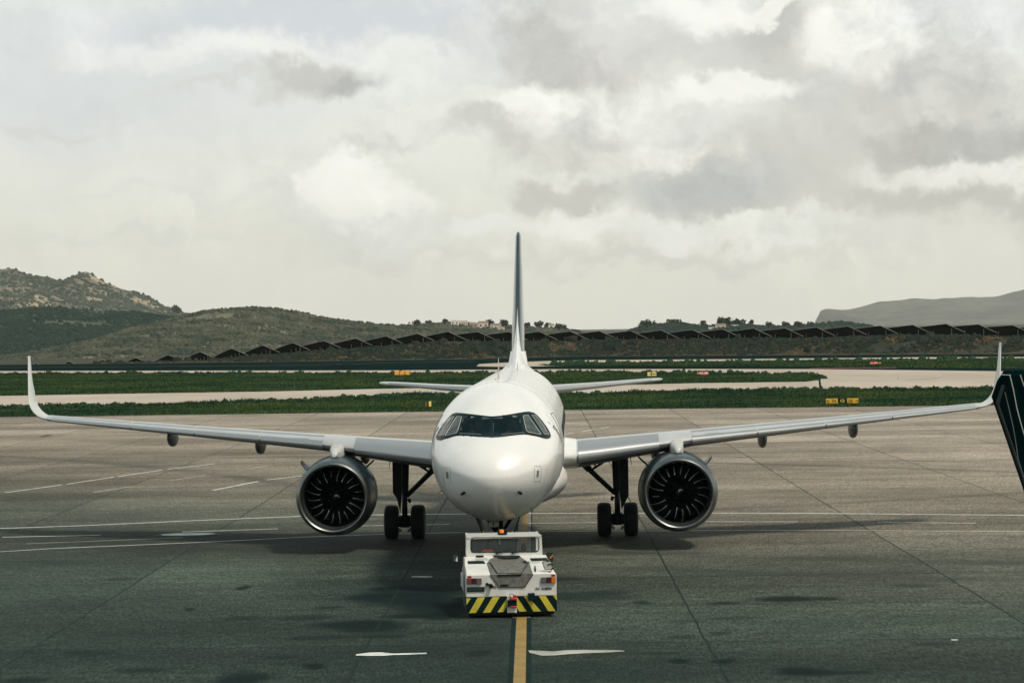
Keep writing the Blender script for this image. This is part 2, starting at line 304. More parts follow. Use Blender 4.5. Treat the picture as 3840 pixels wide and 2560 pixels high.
    for (x, y, rx, ry, s) in SPOTS:
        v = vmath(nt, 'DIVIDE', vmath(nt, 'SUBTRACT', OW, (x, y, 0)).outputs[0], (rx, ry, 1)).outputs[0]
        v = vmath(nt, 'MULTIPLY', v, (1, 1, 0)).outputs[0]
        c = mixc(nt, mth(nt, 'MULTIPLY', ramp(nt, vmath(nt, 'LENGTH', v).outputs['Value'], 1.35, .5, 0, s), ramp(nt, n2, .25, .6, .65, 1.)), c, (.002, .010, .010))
    # sealed joints
    def edge(q, per, w):
        f = mth(nt, 'FRACT', q); f = mth(nt, 'MULTIPLY', mth(nt, 'MINIMUM', f, mth(nt, 'SUBTRACT', 1., f)), per)
        return ramp(nt, f, w, w*.4, 0, 1)
    jl = edge(xs, 7.98, .045); jt = edge(ys, 6.85, .085)
    jt = mth(nt, 'MULTIPLY', jt, ramp(nt, n1, .35, .6, .25, .9))
    c = mixc(nt, mth(nt, 'MULTIPLY', mth(nt, 'MAXIMUM', jl, jt), .85), c, (.010, .022, .020))
    lk(nt, c, b.inputs['Base Color'])
    lk(nt, ramp(nt, n2, .3, .7, .92, .78), b.inputs['Roughness']); b.inputs['Specular IOR Level'].default_value = .06
    bn = nt.nodes.new('ShaderNodeBump'); bn.inputs['Strength'].default_value = .35; bn.inputs['Distance'].default_value = .02
    lk(nt, n3, bn.inputs['Height']); lk(nt, bn.outputs[0], b.inputs['Normal'])
    return m
TRACKS = [(-40, 40, 95, 1.0, .5), (-38, 40, 99.5, .8, .4), (60, 190, 130, 1.2, .5), (64, 190, 136, 1., .4), (-110, 60, 110, 1.3, .45), (20, -20, 150, 1.2, .4), (22, -20, 156, 1., .35), (-20, 170, 85, 1., .4), (120, 60, 90, 1.2, .5), (122, 60, 95, .8, .4)]
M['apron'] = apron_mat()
# ------------------------------------------------------------------ the ground: one sheet to the horizon, with the bank behind the runway
FOOT = [(-200, 839.5), (0, 837), (365, 833), (612, 830.5), (857, 827.5), (1080, 824), (1347, 817.5), (1582, 816.6), (2082, 813.7), (2352, 812.2), (2700, 810)]
FP = [G(*p) for p in FOOT]
def yfoot(x): return float(np.interp(x, [p.x for p in FP], [p.y for p in FP]))
APEX = [(137, 1361), (262, 1355), (387, 1349), (512, 1341), (634, 1330), (753, 1319), (872, 1306), (988, 1294), (1101, 1285), (1217, 1277), (1336, 1268), (1450, 1260), (1567, 1250), (1682, 1243), (1794, 1244), (1910, 1244), (2024, 1243),
        (2140, 1242), (2250, 1241), (2366, 1240), (2481, 1238), (2598, 1236), (2712, 1234), (2828, 1231), (2946, 1230), (3064, 1227), (3182, 1223), (3303, 1221), (3425, 1218), (3550, 1214), (3671, 1216), (3800, 1219), (3925, 1221)]
ROWS = []
for ax, ayy in APEX:
    gx = G(ax/K, float(np.interp(ax/K, [p[0] for p in FOOT], [p[1] for p in FOOT])))
    ROWS.append(AT(ax/K, ayy/K, gx.y+26))
RX = [p.x for p in ROWS]; RZ = [p.z-3.1 for p in ROWS]
def gz(x, y):
    yf = yfoot(x); d = y-yf
    if d <= 2: return 0.
    zb = float(np.interp(x, RX, RZ))
    t = min((d-2)/17, 1); t = t*t*(3-2*t)
    k = 1-max(0, min((d-150)/400, 1)) if zb > 0 else 1-.4*max(0, min((d-150)/400, 1))
    return zb*t*k+(noise.noise((x*.12, y*.12, 0))*.5+noise.noise((x*.5, y*.5, 3))*.25)*t
xs = np.concatenate([np.linspace(-12000, -320, 14), np.linspace(-300, -75, 30), np.linspace(-74, 110, 140), np.linspace(112, 300, 30), np.linspace(400, 12000, 14)])
ys = np.concatenate([np.linspace(-400, 450, 8), np.linspace(480, 560, 12), np.linspace(562, 800, 150), np.linspace(810, 1300, 18), np.linspace(1500, 19000, 12)])
gm = MB(); gm.v = [(x, y, gz(x, y)) for y in ys for x in xs]; nx = len(xs)
gm.f = [(j*nx+i, j*nx+i+1, (j+1)*nx+i+1, (j+1)*nx+i) for j in range(len(ys)-1) for i in range(nx-1)]; gm.m = [0]*len(gm.f)
tag(gm.build('ground', M['soil'], ang=180), kind='structure')
# paved and grassed surfaces
def PG(pts): return [(G(*p).x, G(*p).y) for p in pts]
e0, e1 = G(0, 957), G(2352, 929); ed = (e1-e0)
far = lambda t: (e0+ed*t)
a0, a1 = far(-2.2), far(3.)
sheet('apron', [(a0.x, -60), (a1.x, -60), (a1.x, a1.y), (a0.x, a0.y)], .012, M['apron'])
b0, b1 = G(-300, 840), G(2700, 814)
sheet('taxiway', [(a0.x-60, a0.y-2), (a1.x+60, a1.y-2), (b1.x+200, b1.y), (b0.x-200, b0.y)], .006, M['concretefar'])
GR1 = [(-400, 965), (0, 958), (1176, 943), (2352, 930), (2800, 924.5), (2800, 892), (2352, 893), (2082, 894), (1776, 896), (1531, 898), (1347, 905), (1200, 908), (1040, 908), (960, 904), (882, 911), (612, 921), (245, 932), (0, 937), (-400, 945)]
GR2 = [(-400, 917), (0, 909), (312, 903.6), (612, 899), (882, 892.6), (1100, 889), (1430, 884), (1582, 880), (1746, 878), (1851, 876.6), (1880, 872.5), (1889, 868.5), (1868, 863.6), (1798, 860.5), (1705, 858.5), (1582, 856.5), (1465, 856), (1347, 855.6), (1100, 857), (612, 857), (0, 858.5), (-400, 860)]
GR3 = [(1240, 838), (1347, 834), (1700, 830), (2082, 825.5), (2352, 824.5), (2800, 823), (2800, 848), (2352, 846.5), (2082, 844.5), (1800, 842), (1347, 840), (1262, 840)]
sheet('grass_verge', PG(GR1), .03, M['grassbed']); sheet('grass_verge', PG(GR2), .03, M['grassbed']); sheet('grass_verge', PG(GR3), .03, M['grassbed'])
AS1 = [(-400, 856), (0, 851.8), (612, 850.8), (882, 850.5), (1260, 847.6), (1582, 847.2), (1863, 847.5), (2082, 849.7), (2352, 853), (2800, 858), (2800, 847), (2352, 845.6), (2082, 843.6), (1800, 841), (1347, 839.2), (1262, 841), (1169, 843), (1094, 841.5), (1100, 836), (1169, 832), (1260, 828.6), (1347, 827), (1582, 825.5), (2082, 820.5), (2352, 819.5), (2800, 817), (2800, 811), (2352, 813), (2082, 814.5), (1582, 817.4), (1347, 818.3), (1080, 825), (857, 828.3), (612, 831.3), (365, 834), (0, 838), (-400, 842)]
sheet('runway', PG(AS1), .045, M['asphalt'])
strip('runway_line', PG([(-200, 845.5), (0, 844.5), (300, 842.3), (612, 840), (850, 834.7), (1090, 830)]), .55, .055, M['linewhite'], 1)
strip('taxiway_line', PG([(1700, 880.5), (1800, 879.8), (1880, 878), (1990, 875.3), (2085, 872.6)]), .5, .05, M['linewhite2'])
strip('taxiway_line', PG([(2085, 872.8), (2150, 868), (2160, 862)]), .4, .05, M['linewhite'])
# red hold marking on far taxiway
strip('hold_line', PG([(1860, 846.6), (1960, 845.6), (2060, 844.8)]), 4.0, .06, mat('red surface paint', (.30, .03, .06), .7, col2=(.02, .03, .03), vscale=.15, var=.1))
# apron paint
def dashes(name, pts, w, m, on=1., off=0., z=.018):
    P = [Vector((p[0], p[1])) for p in PG(pts)]; seg = []
    for a, b in zip(P, P[1:]): seg.append((a, b, (b-a).length))
    if off == 0: strip(name, [(p.x, p.y) for p in P], w, z, m); return
    pos = 0; mb = MB()
    tot = sum(s[2] for s in seg)
    def at(t):
        for a, b, l in seg:
            if t <= l: return a.lerp(b, t/l), (b-a).normalized()
            t -= l
        return seg[-1][1], (seg[-1][1]-seg[-1][0]).normalized()
    while pos < tot:
        a, d = at(pos); b, d2 = at(min(pos+on, tot)); q = Vector((-d.y, d.x))*w/2
        mb.add([(*(a+q), z), (*(a-q), z), (*(b-q), z), (*(b+q), z)], [(0, 1, 2, 3)]); pos += on+off
    tag(mb.build(name, m), kind='structure')
LW = M['linewhite']; LF = M['linewhite2']
dashes('service_road_line', [(-200, 1222), (0, 1214), (200, 1207), (450, 1195.5), (690, 1186), (900, 1182), (1180, 1179.5), (1640, 1178.5), (1900, 1179.5), (2352, 1183.5), (2600, 1187)], .20, LF)
dashes('service_road_line', [(-200, 1283), (0, 1267.5), (120, 1260), (300, 1252.5), (500, 1244), (690, 1234), (900, 1226), (1180, 1221), (1640, 1218.5), (1900, 1218), (2352, 1221), (2600, 1224)], .20, LW)
dashes('service_road_dashes', [(5, 1234), (240, 1229), (420, 1222), (640, 1214.5), (860, 1206.5), (1180, 1202), (1640, 1198), (1900, 1198.5), (2352, 1203), (2600, 1207)], .13, LF, 3.6, 3.0)
dashes('service_road_dashes', [(60, 1249), (290, 1241), (420, 1235)], .12, LW, 6., 2.)
dashes('stand_line', [(-150, 1153), (0, 1133), (140, 1114), (360, 1081), (500, 1064)], .16, LF, 5.2, .5)
dashes('stand_line', [(215, 1131), (330, 1113), (470, 1092), (640, 1066)], .14, LW, 4.0, 4.0)
dashes('stand_line', [(490, 1126), (545, 1114), (620, 1101), (690, 1094), (800, 1080)], .18, LF, 6, 1.)
dashes('stand_line', [(1298, 1009), (1345, 1005)], .16, LW, 3, 1); dashes('stand_line', [(1290, 999), (1400, 980)], .16, LF, 3., 2.); dashes('stand_line', [(1310, 988), (1360, 982)], .16, LW, 3., 2.)
dashes('stand_line', [(2160, 1065), (2215, 1065.5)], .12, LW); dashes('stand_line', [(0, 1008), (160, 1000)], .15, LW, 5, 4)
# ellipse marking on the service road
def ell(name, cx, cy, rx, ry, w0, m, z):
    c = G(cx, cy); ax = rx*K*c.y/FPX; by = abs(G(cx, cy-ry).y-c.y); mb = MB(); n = 40
    for i in range(n):
        a, b = 2*pi*i/n, 2*pi*(i+1)/n
        mb.add([(c.x+ax*f*cos(t), c.y+by*g*sin(t)+ax*f*cos(t)*.04, z) for t, f, g in ((a, 1, 1), (b, 1, 1), (b, w0, w0-.1), (a, w0, w0-.1))], [(0, 1, 2, 3)])
    tag(mb.build(name, m), kind='structure')
ell('apron_symbol', 432, 1227.5, 77, 4.3, .75, M['tar'], .020); ell('apron_symbol', 432, 1227.5, 62, 2.6, .2, LF, .024)
# centre line with black borders
cl = [(1180, 1640), (1193, 1568), (1197, 1500), (1199, 1420), (1206, 1180), (1208, 1100), (1209.8, 1040), (1212, 1000)]
clp = [Vector(q) for q in PG(cl)]
c0, c1 = clp[1], clp[4]; d = (c1-c0).normalized(); cA = c0-d*12; cB = c0+d*150
strip('centre_line_border', [tuple(cA), tuple(c0+d*10.4)], .50, .016, M['lineblack'], 8)
for s in (-1, 1):
    q = Vector((-d.y, d.x))*s*.19
    strip('centre_line_border', [tuple(c0+d*10.4+q), tuple(cB+q)], .10, .016, mat('pale line border', (.20, .20, .18), .8, col2=(.10, .11, .10), vscale=2, var=.1), 20)
    q = Vector((-d.y, d.x))*s*.26
    strip('centre_line_border', [tuple(c0+d*10.4+q), tuple(cB+q)], .05, .016, M['lineblack'], 20)
strip('centre_line', [tuple(cA), tuple(cB)], .26, .020, M['lineyellow'], 30)
# worn paint streaks in the foreground
def streak(name, up, lo, m):
    pts = PG(up+lo[::-1]); sheet(name, pts, .022, m)
streak('paint_patch', [(818, 1503.5), (850, 1499.5), (875, 1499), (905, 1502), (935, 1501), (980, 1500)], [(817, 1506.5), (850, 1507), (880, 1507), (905, 1505), (940, 1504.5), (980, 1502.5)], LF)
streak('paint_patch', [(1213, 1494.5), (1240, 1495.5), (1270, 1497), (1300, 1494), (1340, 1493.5), (1420, 1494), (1434, 1495.5)], [(1217, 1500), (1245, 1507), (1275, 1506), (1310, 1503), (1345, 1501), (1400, 1499), (1434, 1497)], LW)
streak('paint_patch', [(945, 1324.3), (965, 1323.6), (993, 1324.4)], [(945, 1326.5), (970, 1327), (993, 1326.4)], LW)
streak('paint_patch', [(2185, 1469.5), (2200, 1469.5)], [(2185, 1471.5), (2200, 1471.5)], LF)
0 and strip('paint_patch', PG([(810, 1523), (819, 1505), (823, 1494)]), .035, .022, LW)
# ------------------------------------------------------------------ grass blades (countless)
def scatter(name, polys, n, hmin, hmax, w, nb, m, seed, zf=None, label='green grass on the verge', spread=.25, wfac=None, kind='stuff', cat='grass'):
    rg = np.random.default_rng(seed); P = []
    for poly in polys:
        a = np.array(PG(poly) if poly and isinstance(poly[0], tuple) and abs(poly[0][1]) > 700 and not zf else poly)
        lo, hi = a.min(0), a.max(0); pts = []
        lim = 82
        lo[0] = max(lo[0], -lim-30); hi[0] = min(hi[0], lim+70)
        while len(pts) < n//len(polys):
            q = lo+(hi-lo)*rg.random((4000, 2)); x, y = q[:, 0], q[:, 1]; ins = np.zeros(len(q), bool)
            for i in range(len(a)):
                x1, y1 = a[i]; x2, y2 = a[i-1]
                c = ((y1 > y) != (y2 > y)) & (x < (x2-x1)*(y-y1)/(y2-y1+1e-12)+x1); ins ^= c
            ins &= np.abs(x) < y*.28+8
            pts += list(q[ins])
        P += pts[:n//len(polys)]
    P = np.array(P); N = len(P); vs = np.zeros((N, nb, 3, 3))
    z0 = np.array([zf(x, y) for x, y in P]) if zf else np.full(N, .03)
    hh = hmin+(hmax-hmin)*rg.random(N)**2
    hh *= .6+.8*np.array([.5+.9*noise.noise((x*.15, y*.15, 7)) for x, y in P]).clip(0, 1.6)
    for k in range(nb):
        an = rg.random(N)*2*pi; ln = rg.random(N)*spread; hk = hh*(.6+.4*rg.random(N)); fa = rg.random(N)*pi
        bx = P[:, 0]+rg.normal(0, w*1.2, N); by = P[:, 1]+rg.normal(0, w*1.2, N)
        wx, wy = np.cos(fa)*w/2, np.sin(fa)*w/2
        vs[:, k, 0] = np.stack([bx-wx, by-wy, z0-.02], 1); vs[:, k, 1] = np.stack([bx+wx, by+wy, z0-.02], 1)
        vs[:, k, 2] = np.stack([bx+np.cos(an)*ln*hk*2, by+np.sin(an)*ln*hk*2, z0+hk], 1)
    V = vs.reshape(-1, 3); nf = N*nb
    me = bpy.data.meshes.new(name); me.vertices.add(len(V)); me.vertices.foreach_set('co', V.ravel()); me.loops.add(nf*3); me.loops.foreach_set('vertex_index', np.arange(nf*3))
    me.polygons.add(nf); me.polygons.foreach_set('loop_start', np.arange(nf)*3); me.polygons.foreach_set('loop_total', np.full(nf, 3)); me.update(); me.validate()
    me.materials.append(m); o = bpy.data.objects.new(name, me); COL.objects.link(o); return tag(o, label, cat, None, kind)
scatter('grass', [GR1], 40000, .08, .30, .12, 4, M['blades'], 1, spread=.7, label='near green grass verge beyond the apron')
scatter('grass', [GR2], 54000, .10, .34, .17, 4, M['blades'], 2, spread=.7, label='long green grass island beyond the first taxiway')
scatter('grass', [GR3], 17000, .10, .42, .26, 4, M['blades'], 3, spread=.7, label='far green grass strip in front of the runway')
def blobs(P, s, rg, cm):
    n = len(P); k = 5; ang = np.arange(k)/k*2*pi; vs = np.zeros((n, 2*k+1, 3)); r0 = rg.random(n)*6.28
    for q in range(k):
        r1 = s*(.5+.8*rg.random(n)); r2 = s*(.25+.7*rg.random(n)); a1 = ang[q]+r0; a2 = a1+.9*rg.random(n)
        vs[:, q] = P+np.stack([np.cos(a1)*r1, np.sin(a1)*r1, s*(-.45+.5*rg.random(n))], 1); vs[:, k+q] = P+np.stack([np.cos(a2)*r2, np.sin(a2)*r2, s*(.2+.7*rg.random(n))], 1)
    vs[:, 2*k] = P+np.stack([s*(rg.random(n)-.5)*.6, s*(rg.random(n)-.5)*.6, s*(.5+.6*rg.random(n))], 1)
    T = []
    for q in range(k): q2 = (q+1) % k; T += [(q, q2, k+q), (q2, k+q2, k+q), (k+q, k+q2, 2*k)]
    T = (np.array(T)[None]+(np.arange(n)*(2*k+1))[:, None, None]).reshape(-1, 3)
    me = bpy.data.meshes.new('scrub'); me.vertices.add(n*(2*k+1)); me.vertices.foreach_set('co', vs.ravel()); me.loops.add(T.size); me.loops.foreach_set('vertex_index', T.ravel())
    me.polygons.add(len(T)); me.polygons.foreach_set('loop_start', np.arange(len(T))*3); me.polygons.foreach_set('loop_total', np.full(len(T), 3)); me.update(); me.materials.append(cm)
    return me
# ragged taller weeds along verge edges, and scrub on the bank
ed1 = [[(-400, 947), (0, 937.5), (245, 932.5), (612, 921.5), (882, 911.5), (960, 904.5), (1040, 908.5), (1200, 908.5), (1347, 905.5), (1531, 898.5), (1776, 896.5), (2082, 894.5), (2352, 893.5), (2800, 892.5), (2800, 897), (2352, 898), (2082, 899), (1776, 901), (1531, 903), (1347, 909), (1200, 912), (1040, 912), (960, 909), (882, 916), (612, 926), (245, 937), (0, 942), (-400, 952)]]
M['weed'] = ground_mat('coarse weeds', (.008, .036, .022), (.030, .05, .018), .3, speck=.3, bump=0)
scatter('weeds', ed1, 1500, .15, .55, .22, 12, M['weed'], 4, label='ragged tall weeds along the far edge of the near verge', spread=.6, cat='weeds')
ed2 = [[(-400, 860.4), (0, 858.9), (612, 857.4), (1100, 857.4), (1347, 856), (1582, 857), (1798, 861), (1868, 864), (1885, 868), (1885, 870), (1868, 866), (1798, 862.5), (1582, 858.8), (1347, 857.5), (1100, 859), (612, 859), (0, 860.6), (-400, 862)]]
scatter('weeds', ed2, 400, .2, .7, .35, 12, M['weed'], 5, label='ragged weeds along the far edge of the grass island', spread=.6, cat='weeds')
def edgebush(line, n, sz, label, seed):
    rg = np.random.default_rng(seed); A = np.array(PG(line)); t = rg.random(n)*(len(A)-1.001); i = t.astype(int); f = (t-i)[:, None]; P = A[i]*(1-f)+A[i+1]*f
    P = np.array([(a, b-rg.random()**2*5, .05) for a, b in P if noise.noise((a*.13, b*.1, seed))+rg.random()*.8 > .25])
    o = bpy.data.objects.new('weeds', blobs(P, sz*(.25+rg.random(len(P))**2.2), rg, M['weed'])); COL.objects.link(o); tag(o, label, 'weeds', None, 'stuff')
edgebush([(-400, 947), (0, 937.8), (245, 932.8), (612, 921.8), (882, 911.8), (960, 905), (1040, 909), (1200, 909), (1347, 906), (1531, 899), (1776, 897), (2082, 895), (2352, 894), (2800, 893)], 2600, .42, 'rounded dark weeds lining the far edge of the near verge', 21)
edgebush([(-400, 860.4), (0, 859), (612, 857.6), (1100, 857.6), (1347, 856.2), (1582, 857.2), (1798, 861.2), (1868, 864.2), (1885, 868)], 900, .58, 'rounded dark weeds lining the far edge of the grass island', 22)
edgebush([(1262, 835), (1347, 834.4), (1700, 830.4), (2082, 826), (2352, 825), (2800, 823.5)], 500, .8, 'dark weeds lining the far grass strip by the runway', 23)
M['scrub'] = ground_mat('dark scrub leaves', (.005, .018, .014), (.020, .026, .016), .25, speck=.4, bump=0)
M['drygrass'] = ground_mat('dry brown stems', (.105, .072, .042), (.025, .028, .019), .35, speck=.3, bump=0)
def bank(o0, o1):
    a = [(x, yfoot(x)+o0) for x in np.linspace(-110, 175, 60)]; return a+[(x, yfoot(x)+o1) for x in np.linspace(175, -110, 60)]
def bankcover(n, sz, o0, o1, m, label, seed, thr):
    rg = np.random.default_rng(seed); x = -112+290*rg.random(n); d = o0+(o1-o0)*rg.random(n)
    P = [(a, yfoot(a)+b) for a, b in zip(x, d)]; P = np.array([(a, b, gz(a, b)) for a, b in P if noise.noise((a*.09, b*.12, seed))+.6*noise.noise((a*.3, b*.3, seed)) > thr])
    o = bpy.data.objects.new('scrub', blobs(P, sz*(.35+rg.random(len(P))**2), rg, m)); COL.objects.link(o); tag(o, label, 'scrub', None, 'stuff')
bankcover(26000, .62, 2.5, 27, M['scrub'], 'dark scrub covering the bank behind the runway', 6, -.25)
bankcover(30000, .36, 1.5, 24, M['drygrass'], 'brown dry tufts on the bank behind the runway', 8, -.12)
bankcover(900, 1.5, 3, 22, M['scrub'], 'large dark bushes dotted over the bank', 9, .12)
# ------------------------------------------------------------------ hills
def hill_mat(name, c1, c2, c3, sc, rk=.0):
    m = bpy.data.materials.new(name); m.use_nodes = True; nt = m.node_tree; b = nt.nodes['Principled BSDF']; b.inputs['Roughness'].default_value = .95; b.inputs['Specular IOR Level'].default_value = .05
    tc = nt.nodes.new('ShaderNodeTexCoord'); O = tc.outputs['Object']
    c = mixc(nt, ramp(nt, noise_n(nt, O, sc*.12, 5, .6), .42, .62), c1, c2)
    c = mixc(nt, mth(nt, 'MULTIPLY', ramp(nt, noise_n(nt, O, sc, 5, .8), .50, .60), .85), c, c3)
    if rk:
        c = mixc(nt, ramp(nt, noise_n(nt, O, sc*.10, 9, .72), .60-rk, .64-rk), c, (.34, .28, .20))
    lk(nt, c, b.inputs['Base Color']); return m
def hill(name, ridge, D, front, back, m, amp, cell, base=-6, prof=1.0, fs=.05, cov=None):
    rp = [AT(x, y, D) for x, y in ridge]; X0, X1 = rp[0].x, rp[-1].x; nxx = int((X1-X0)/cell)+1
    X = np.linspace(X0, X1, nxx); Z = np.interp(X, [p.x for p in rp], [p.z for p in rp])
    k = max(1, int(len(X)*.006)); ker = np.ones(2*k+1)/(2*k+1); Z = np.convolve(np.pad(Z, k, 'edge'), ker, 'valid')
    ny = int(front/cell/1.6)+1; V = []; rows = list(np.linspace(1, 0, ny))+[-.15, -.5, -1.]
    for t in rows:
        for i in range(nxx):
            x, zr = X[i], Z[i]
            if t >= 0:
                yy = D-front*t; h = cos(t*pi/2)**prof*(1-.55*t)
                h *= 1-(.16*(.5+noise.noise((x*fs*.3, yy*fs*.3, 1)))+.14*(.5+noise.noise((x*.006, yy*.004, 2))))*min(t*4, 1)
            else: yy = D+back*.12*(-t); h = 1-(-t)**1.5
            n = (noise.noise((x/cell*.33, yy/cell*.33, 5))*.6+noise.noise((x/cell*.12, yy/cell*.12, 9))*.6)*amp
            V.append((x, yy, base+(zr-base)*max(h, 0)+n*(1 if t > .03 else .7)))
    mb = MB(); mb.v = V; mb.f = [(j*nxx+i, j*nxx+i+1, (j+1)*nxx+i+1, (j+1)*nxx+i) for j in range(len(rows)-1) for i in range(nxx-1)]; mb.m = [0]*len(mb.f)
    o = tag(mb.build(name, m, ang=180), kind='structure')
    if cov:
        n, size, lab, cm, sd = cov; rg = np.random.default_rng(sd); A = np.array(V[:nxx*(ny)]).reshape(ny, nxx, 3)
        a = rg.random(n)*(ny-1.01); b = rg.random(n)*(nxx-1.01); ia, ib = a.astype(int), b.astype(int); fa, fb = (a-ia)[:, None], (b-ib)[:, None]
        P = (A[ia, ib]*(1-fa)+A[ia+1, ib]*fa)*(1-fb)+(A[ia, ib+1]*(1-fa)+A[ia+1, ib+1]*fa)*fb
        keep = np.array([noise.noise((p[0]*.02, p[1]*.02, sd))+.35*noise.noise((p[0]*.09, p[1]*.09, 4)) for p in P])+rg.random(n)*.7 > .12
        P = P[keep]; n = len(P); s = size*(.45+.9*rg.random(n)**1.5)
        me = blobs(P, s, rg, cm)
        c = bpy.data.objects.new('scrub', me); COL.objects.link(c); tag(c, lab, 'scrub', None, 'stuff')
    return o
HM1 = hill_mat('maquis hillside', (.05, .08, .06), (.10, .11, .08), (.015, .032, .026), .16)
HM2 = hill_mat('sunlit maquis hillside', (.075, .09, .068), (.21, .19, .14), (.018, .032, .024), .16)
HM3 = hill_mat('rocky mountain', (.105, .112, .092), (.21, .185, .145), (.04, .055, .04), .07, .07)
HM4 = hill_mat('wooded low hill', (.05, .07, .045), (.16, .14, .095), (.012, .028, .02), .14)
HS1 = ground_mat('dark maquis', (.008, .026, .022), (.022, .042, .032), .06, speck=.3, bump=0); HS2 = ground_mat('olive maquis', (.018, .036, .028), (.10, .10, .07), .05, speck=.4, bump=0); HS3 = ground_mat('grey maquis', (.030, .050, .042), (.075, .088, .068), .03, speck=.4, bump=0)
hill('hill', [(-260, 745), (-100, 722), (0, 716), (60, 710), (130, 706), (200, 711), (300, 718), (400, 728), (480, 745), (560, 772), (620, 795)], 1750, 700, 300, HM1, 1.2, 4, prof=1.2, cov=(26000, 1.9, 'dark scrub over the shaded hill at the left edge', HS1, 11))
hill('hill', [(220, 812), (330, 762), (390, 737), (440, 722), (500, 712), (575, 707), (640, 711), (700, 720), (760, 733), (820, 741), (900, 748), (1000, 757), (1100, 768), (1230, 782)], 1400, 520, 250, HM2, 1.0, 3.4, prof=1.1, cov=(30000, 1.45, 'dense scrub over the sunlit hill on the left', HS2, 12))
hill('hill', [(820, 770), (900, 751), (950, 747), (1000, 745), (1060, 743), (1130, 750), (1200, 752), (1260, 754), (1300, 758), (1350, 768), (1400, 778)], 1900, 420, 300, HM4, 1.5, 3.6, cov=(9000, 2.3, 'scrub over the low hill behind the tail fin', HS2, 13))
hill('hill', [(1410, 775), (1450, 760), (1500, 748), (1550, 744), (1590, 748), (1610, 754), (1640, 749), (1660, 745), (1700, 747), (1740, 751), (1790, 752), (1830, 753), (1860, 748), (1900, 743), (1945, 743), (1975, 749), (2010, 762), (2050, 772)], 1800, 420, 300, HM4, 1.5, 3.6, cov=(12000, 2.3, 'scrub over the low hill on the right', HS1, 14))
hill('mountain', [(-300, 600), (-100, 606), (0, 617), (20, 616), (45, 624), (60, 633), (95, 635), (125, 641), (140, 647), (160, 640), (178, 630), (188, 622), (195, 619), (203, 623), (215, 633), (240, 645), (270, 660), (285, 663), (300, 668), (330, 677), (345, 685), (360, 693), (395, 710), (435, 722), (500, 745), (560, 765)], 3600, 1000, 600, HM3, 9, 9, prof=1.0, fs=.02, cov=(20000, 3.3, 'patchy scrub over the rocky mountain', HS3, 15))
hill('mountain', [(1860, 775), (1870, 755), (1872, 735), (1874, 722), (1880, 713), (1895, 708), (1915, 711), (1935, 712), (1950, 710), (1985, 702), (2020, 693), (2060, 690), (2100, 685), (2140, 688), (2180, 686), (2220, 682), (2260, 683), (2290, 681), (2320, 674), (2352, 664), (2400, 652), (2600, 640)], 15500, 2600, 1200, hill_mat('hazy mountain', (.07, .07, .065), (.12, .115, .10), (.03, .035, .033), .02), 14, 26, prof=.55, fs=.006)
# distant wind-bent trees standing out on the ridges
leafm = [ground_mat('dark tree leaves', (.022, .042, .032), (.05, .066, .04), .6, speck=.3, bump=0), ground_mat('grey green leaves', (.03, .05, .03), (.07, .075, .045), .6, speck=.3, bump=0)]
barkm = mat('bark', (.06, .05, .035), .9)
def tree(px, pyb, D, hgt, wid, label, seed, m=0, tall=False):
    hgt *= .8; wid *= .9
    b = AT(px, pyb, D); rg = random.Random(seed); e = empty('tree', (b.x, b.y, b.z-.6), label=label, cat='tree', group='trees along the distant ridges')
    t = MB(); t.tube((0, 0, 0), (0, 0, hgt*.55), .32, .16, 7)
    for k in range(4): a = rg.random()*6.28; t.tube((0, 0, hgt*.35), (cos(a)*wid*.28, sin(a)*wid*.28, hgt*.62), .14, .06, 5)
    t.build('trunk', barkm, e)
    c = MB()
    lobes = [(rg.gauss(0, wid*.17), rg.gauss(0, wid*.17), hgt*(.45+.4*rg.random())) for _ in range(9)]
    for _ in range(420):
        l = rg.choice(lobes); rr = wid*.24*(.5+.5*rg.random()) if not tall else wid*.2
        v = Vector((rg.gauss(0, 1), rg.gauss(0, 1), rg.gauss(0, .8))).normalized()*rr+Vector(l)
        s = wid*.055; q = Matrix.Rotation(rg.random()*6.28, 3, 'Z') @ Matrix.Rotation(rg.random()*3.1, 3, 'X')
        c.add([v+q @ Vector(p)*s for p in ((-1, -1, 0), (1, -1, 0), (1, 1, .3), (-1, 1, 0))], [(0, 1, 2, 3)])
    c.build('crown', leafm[m], e)
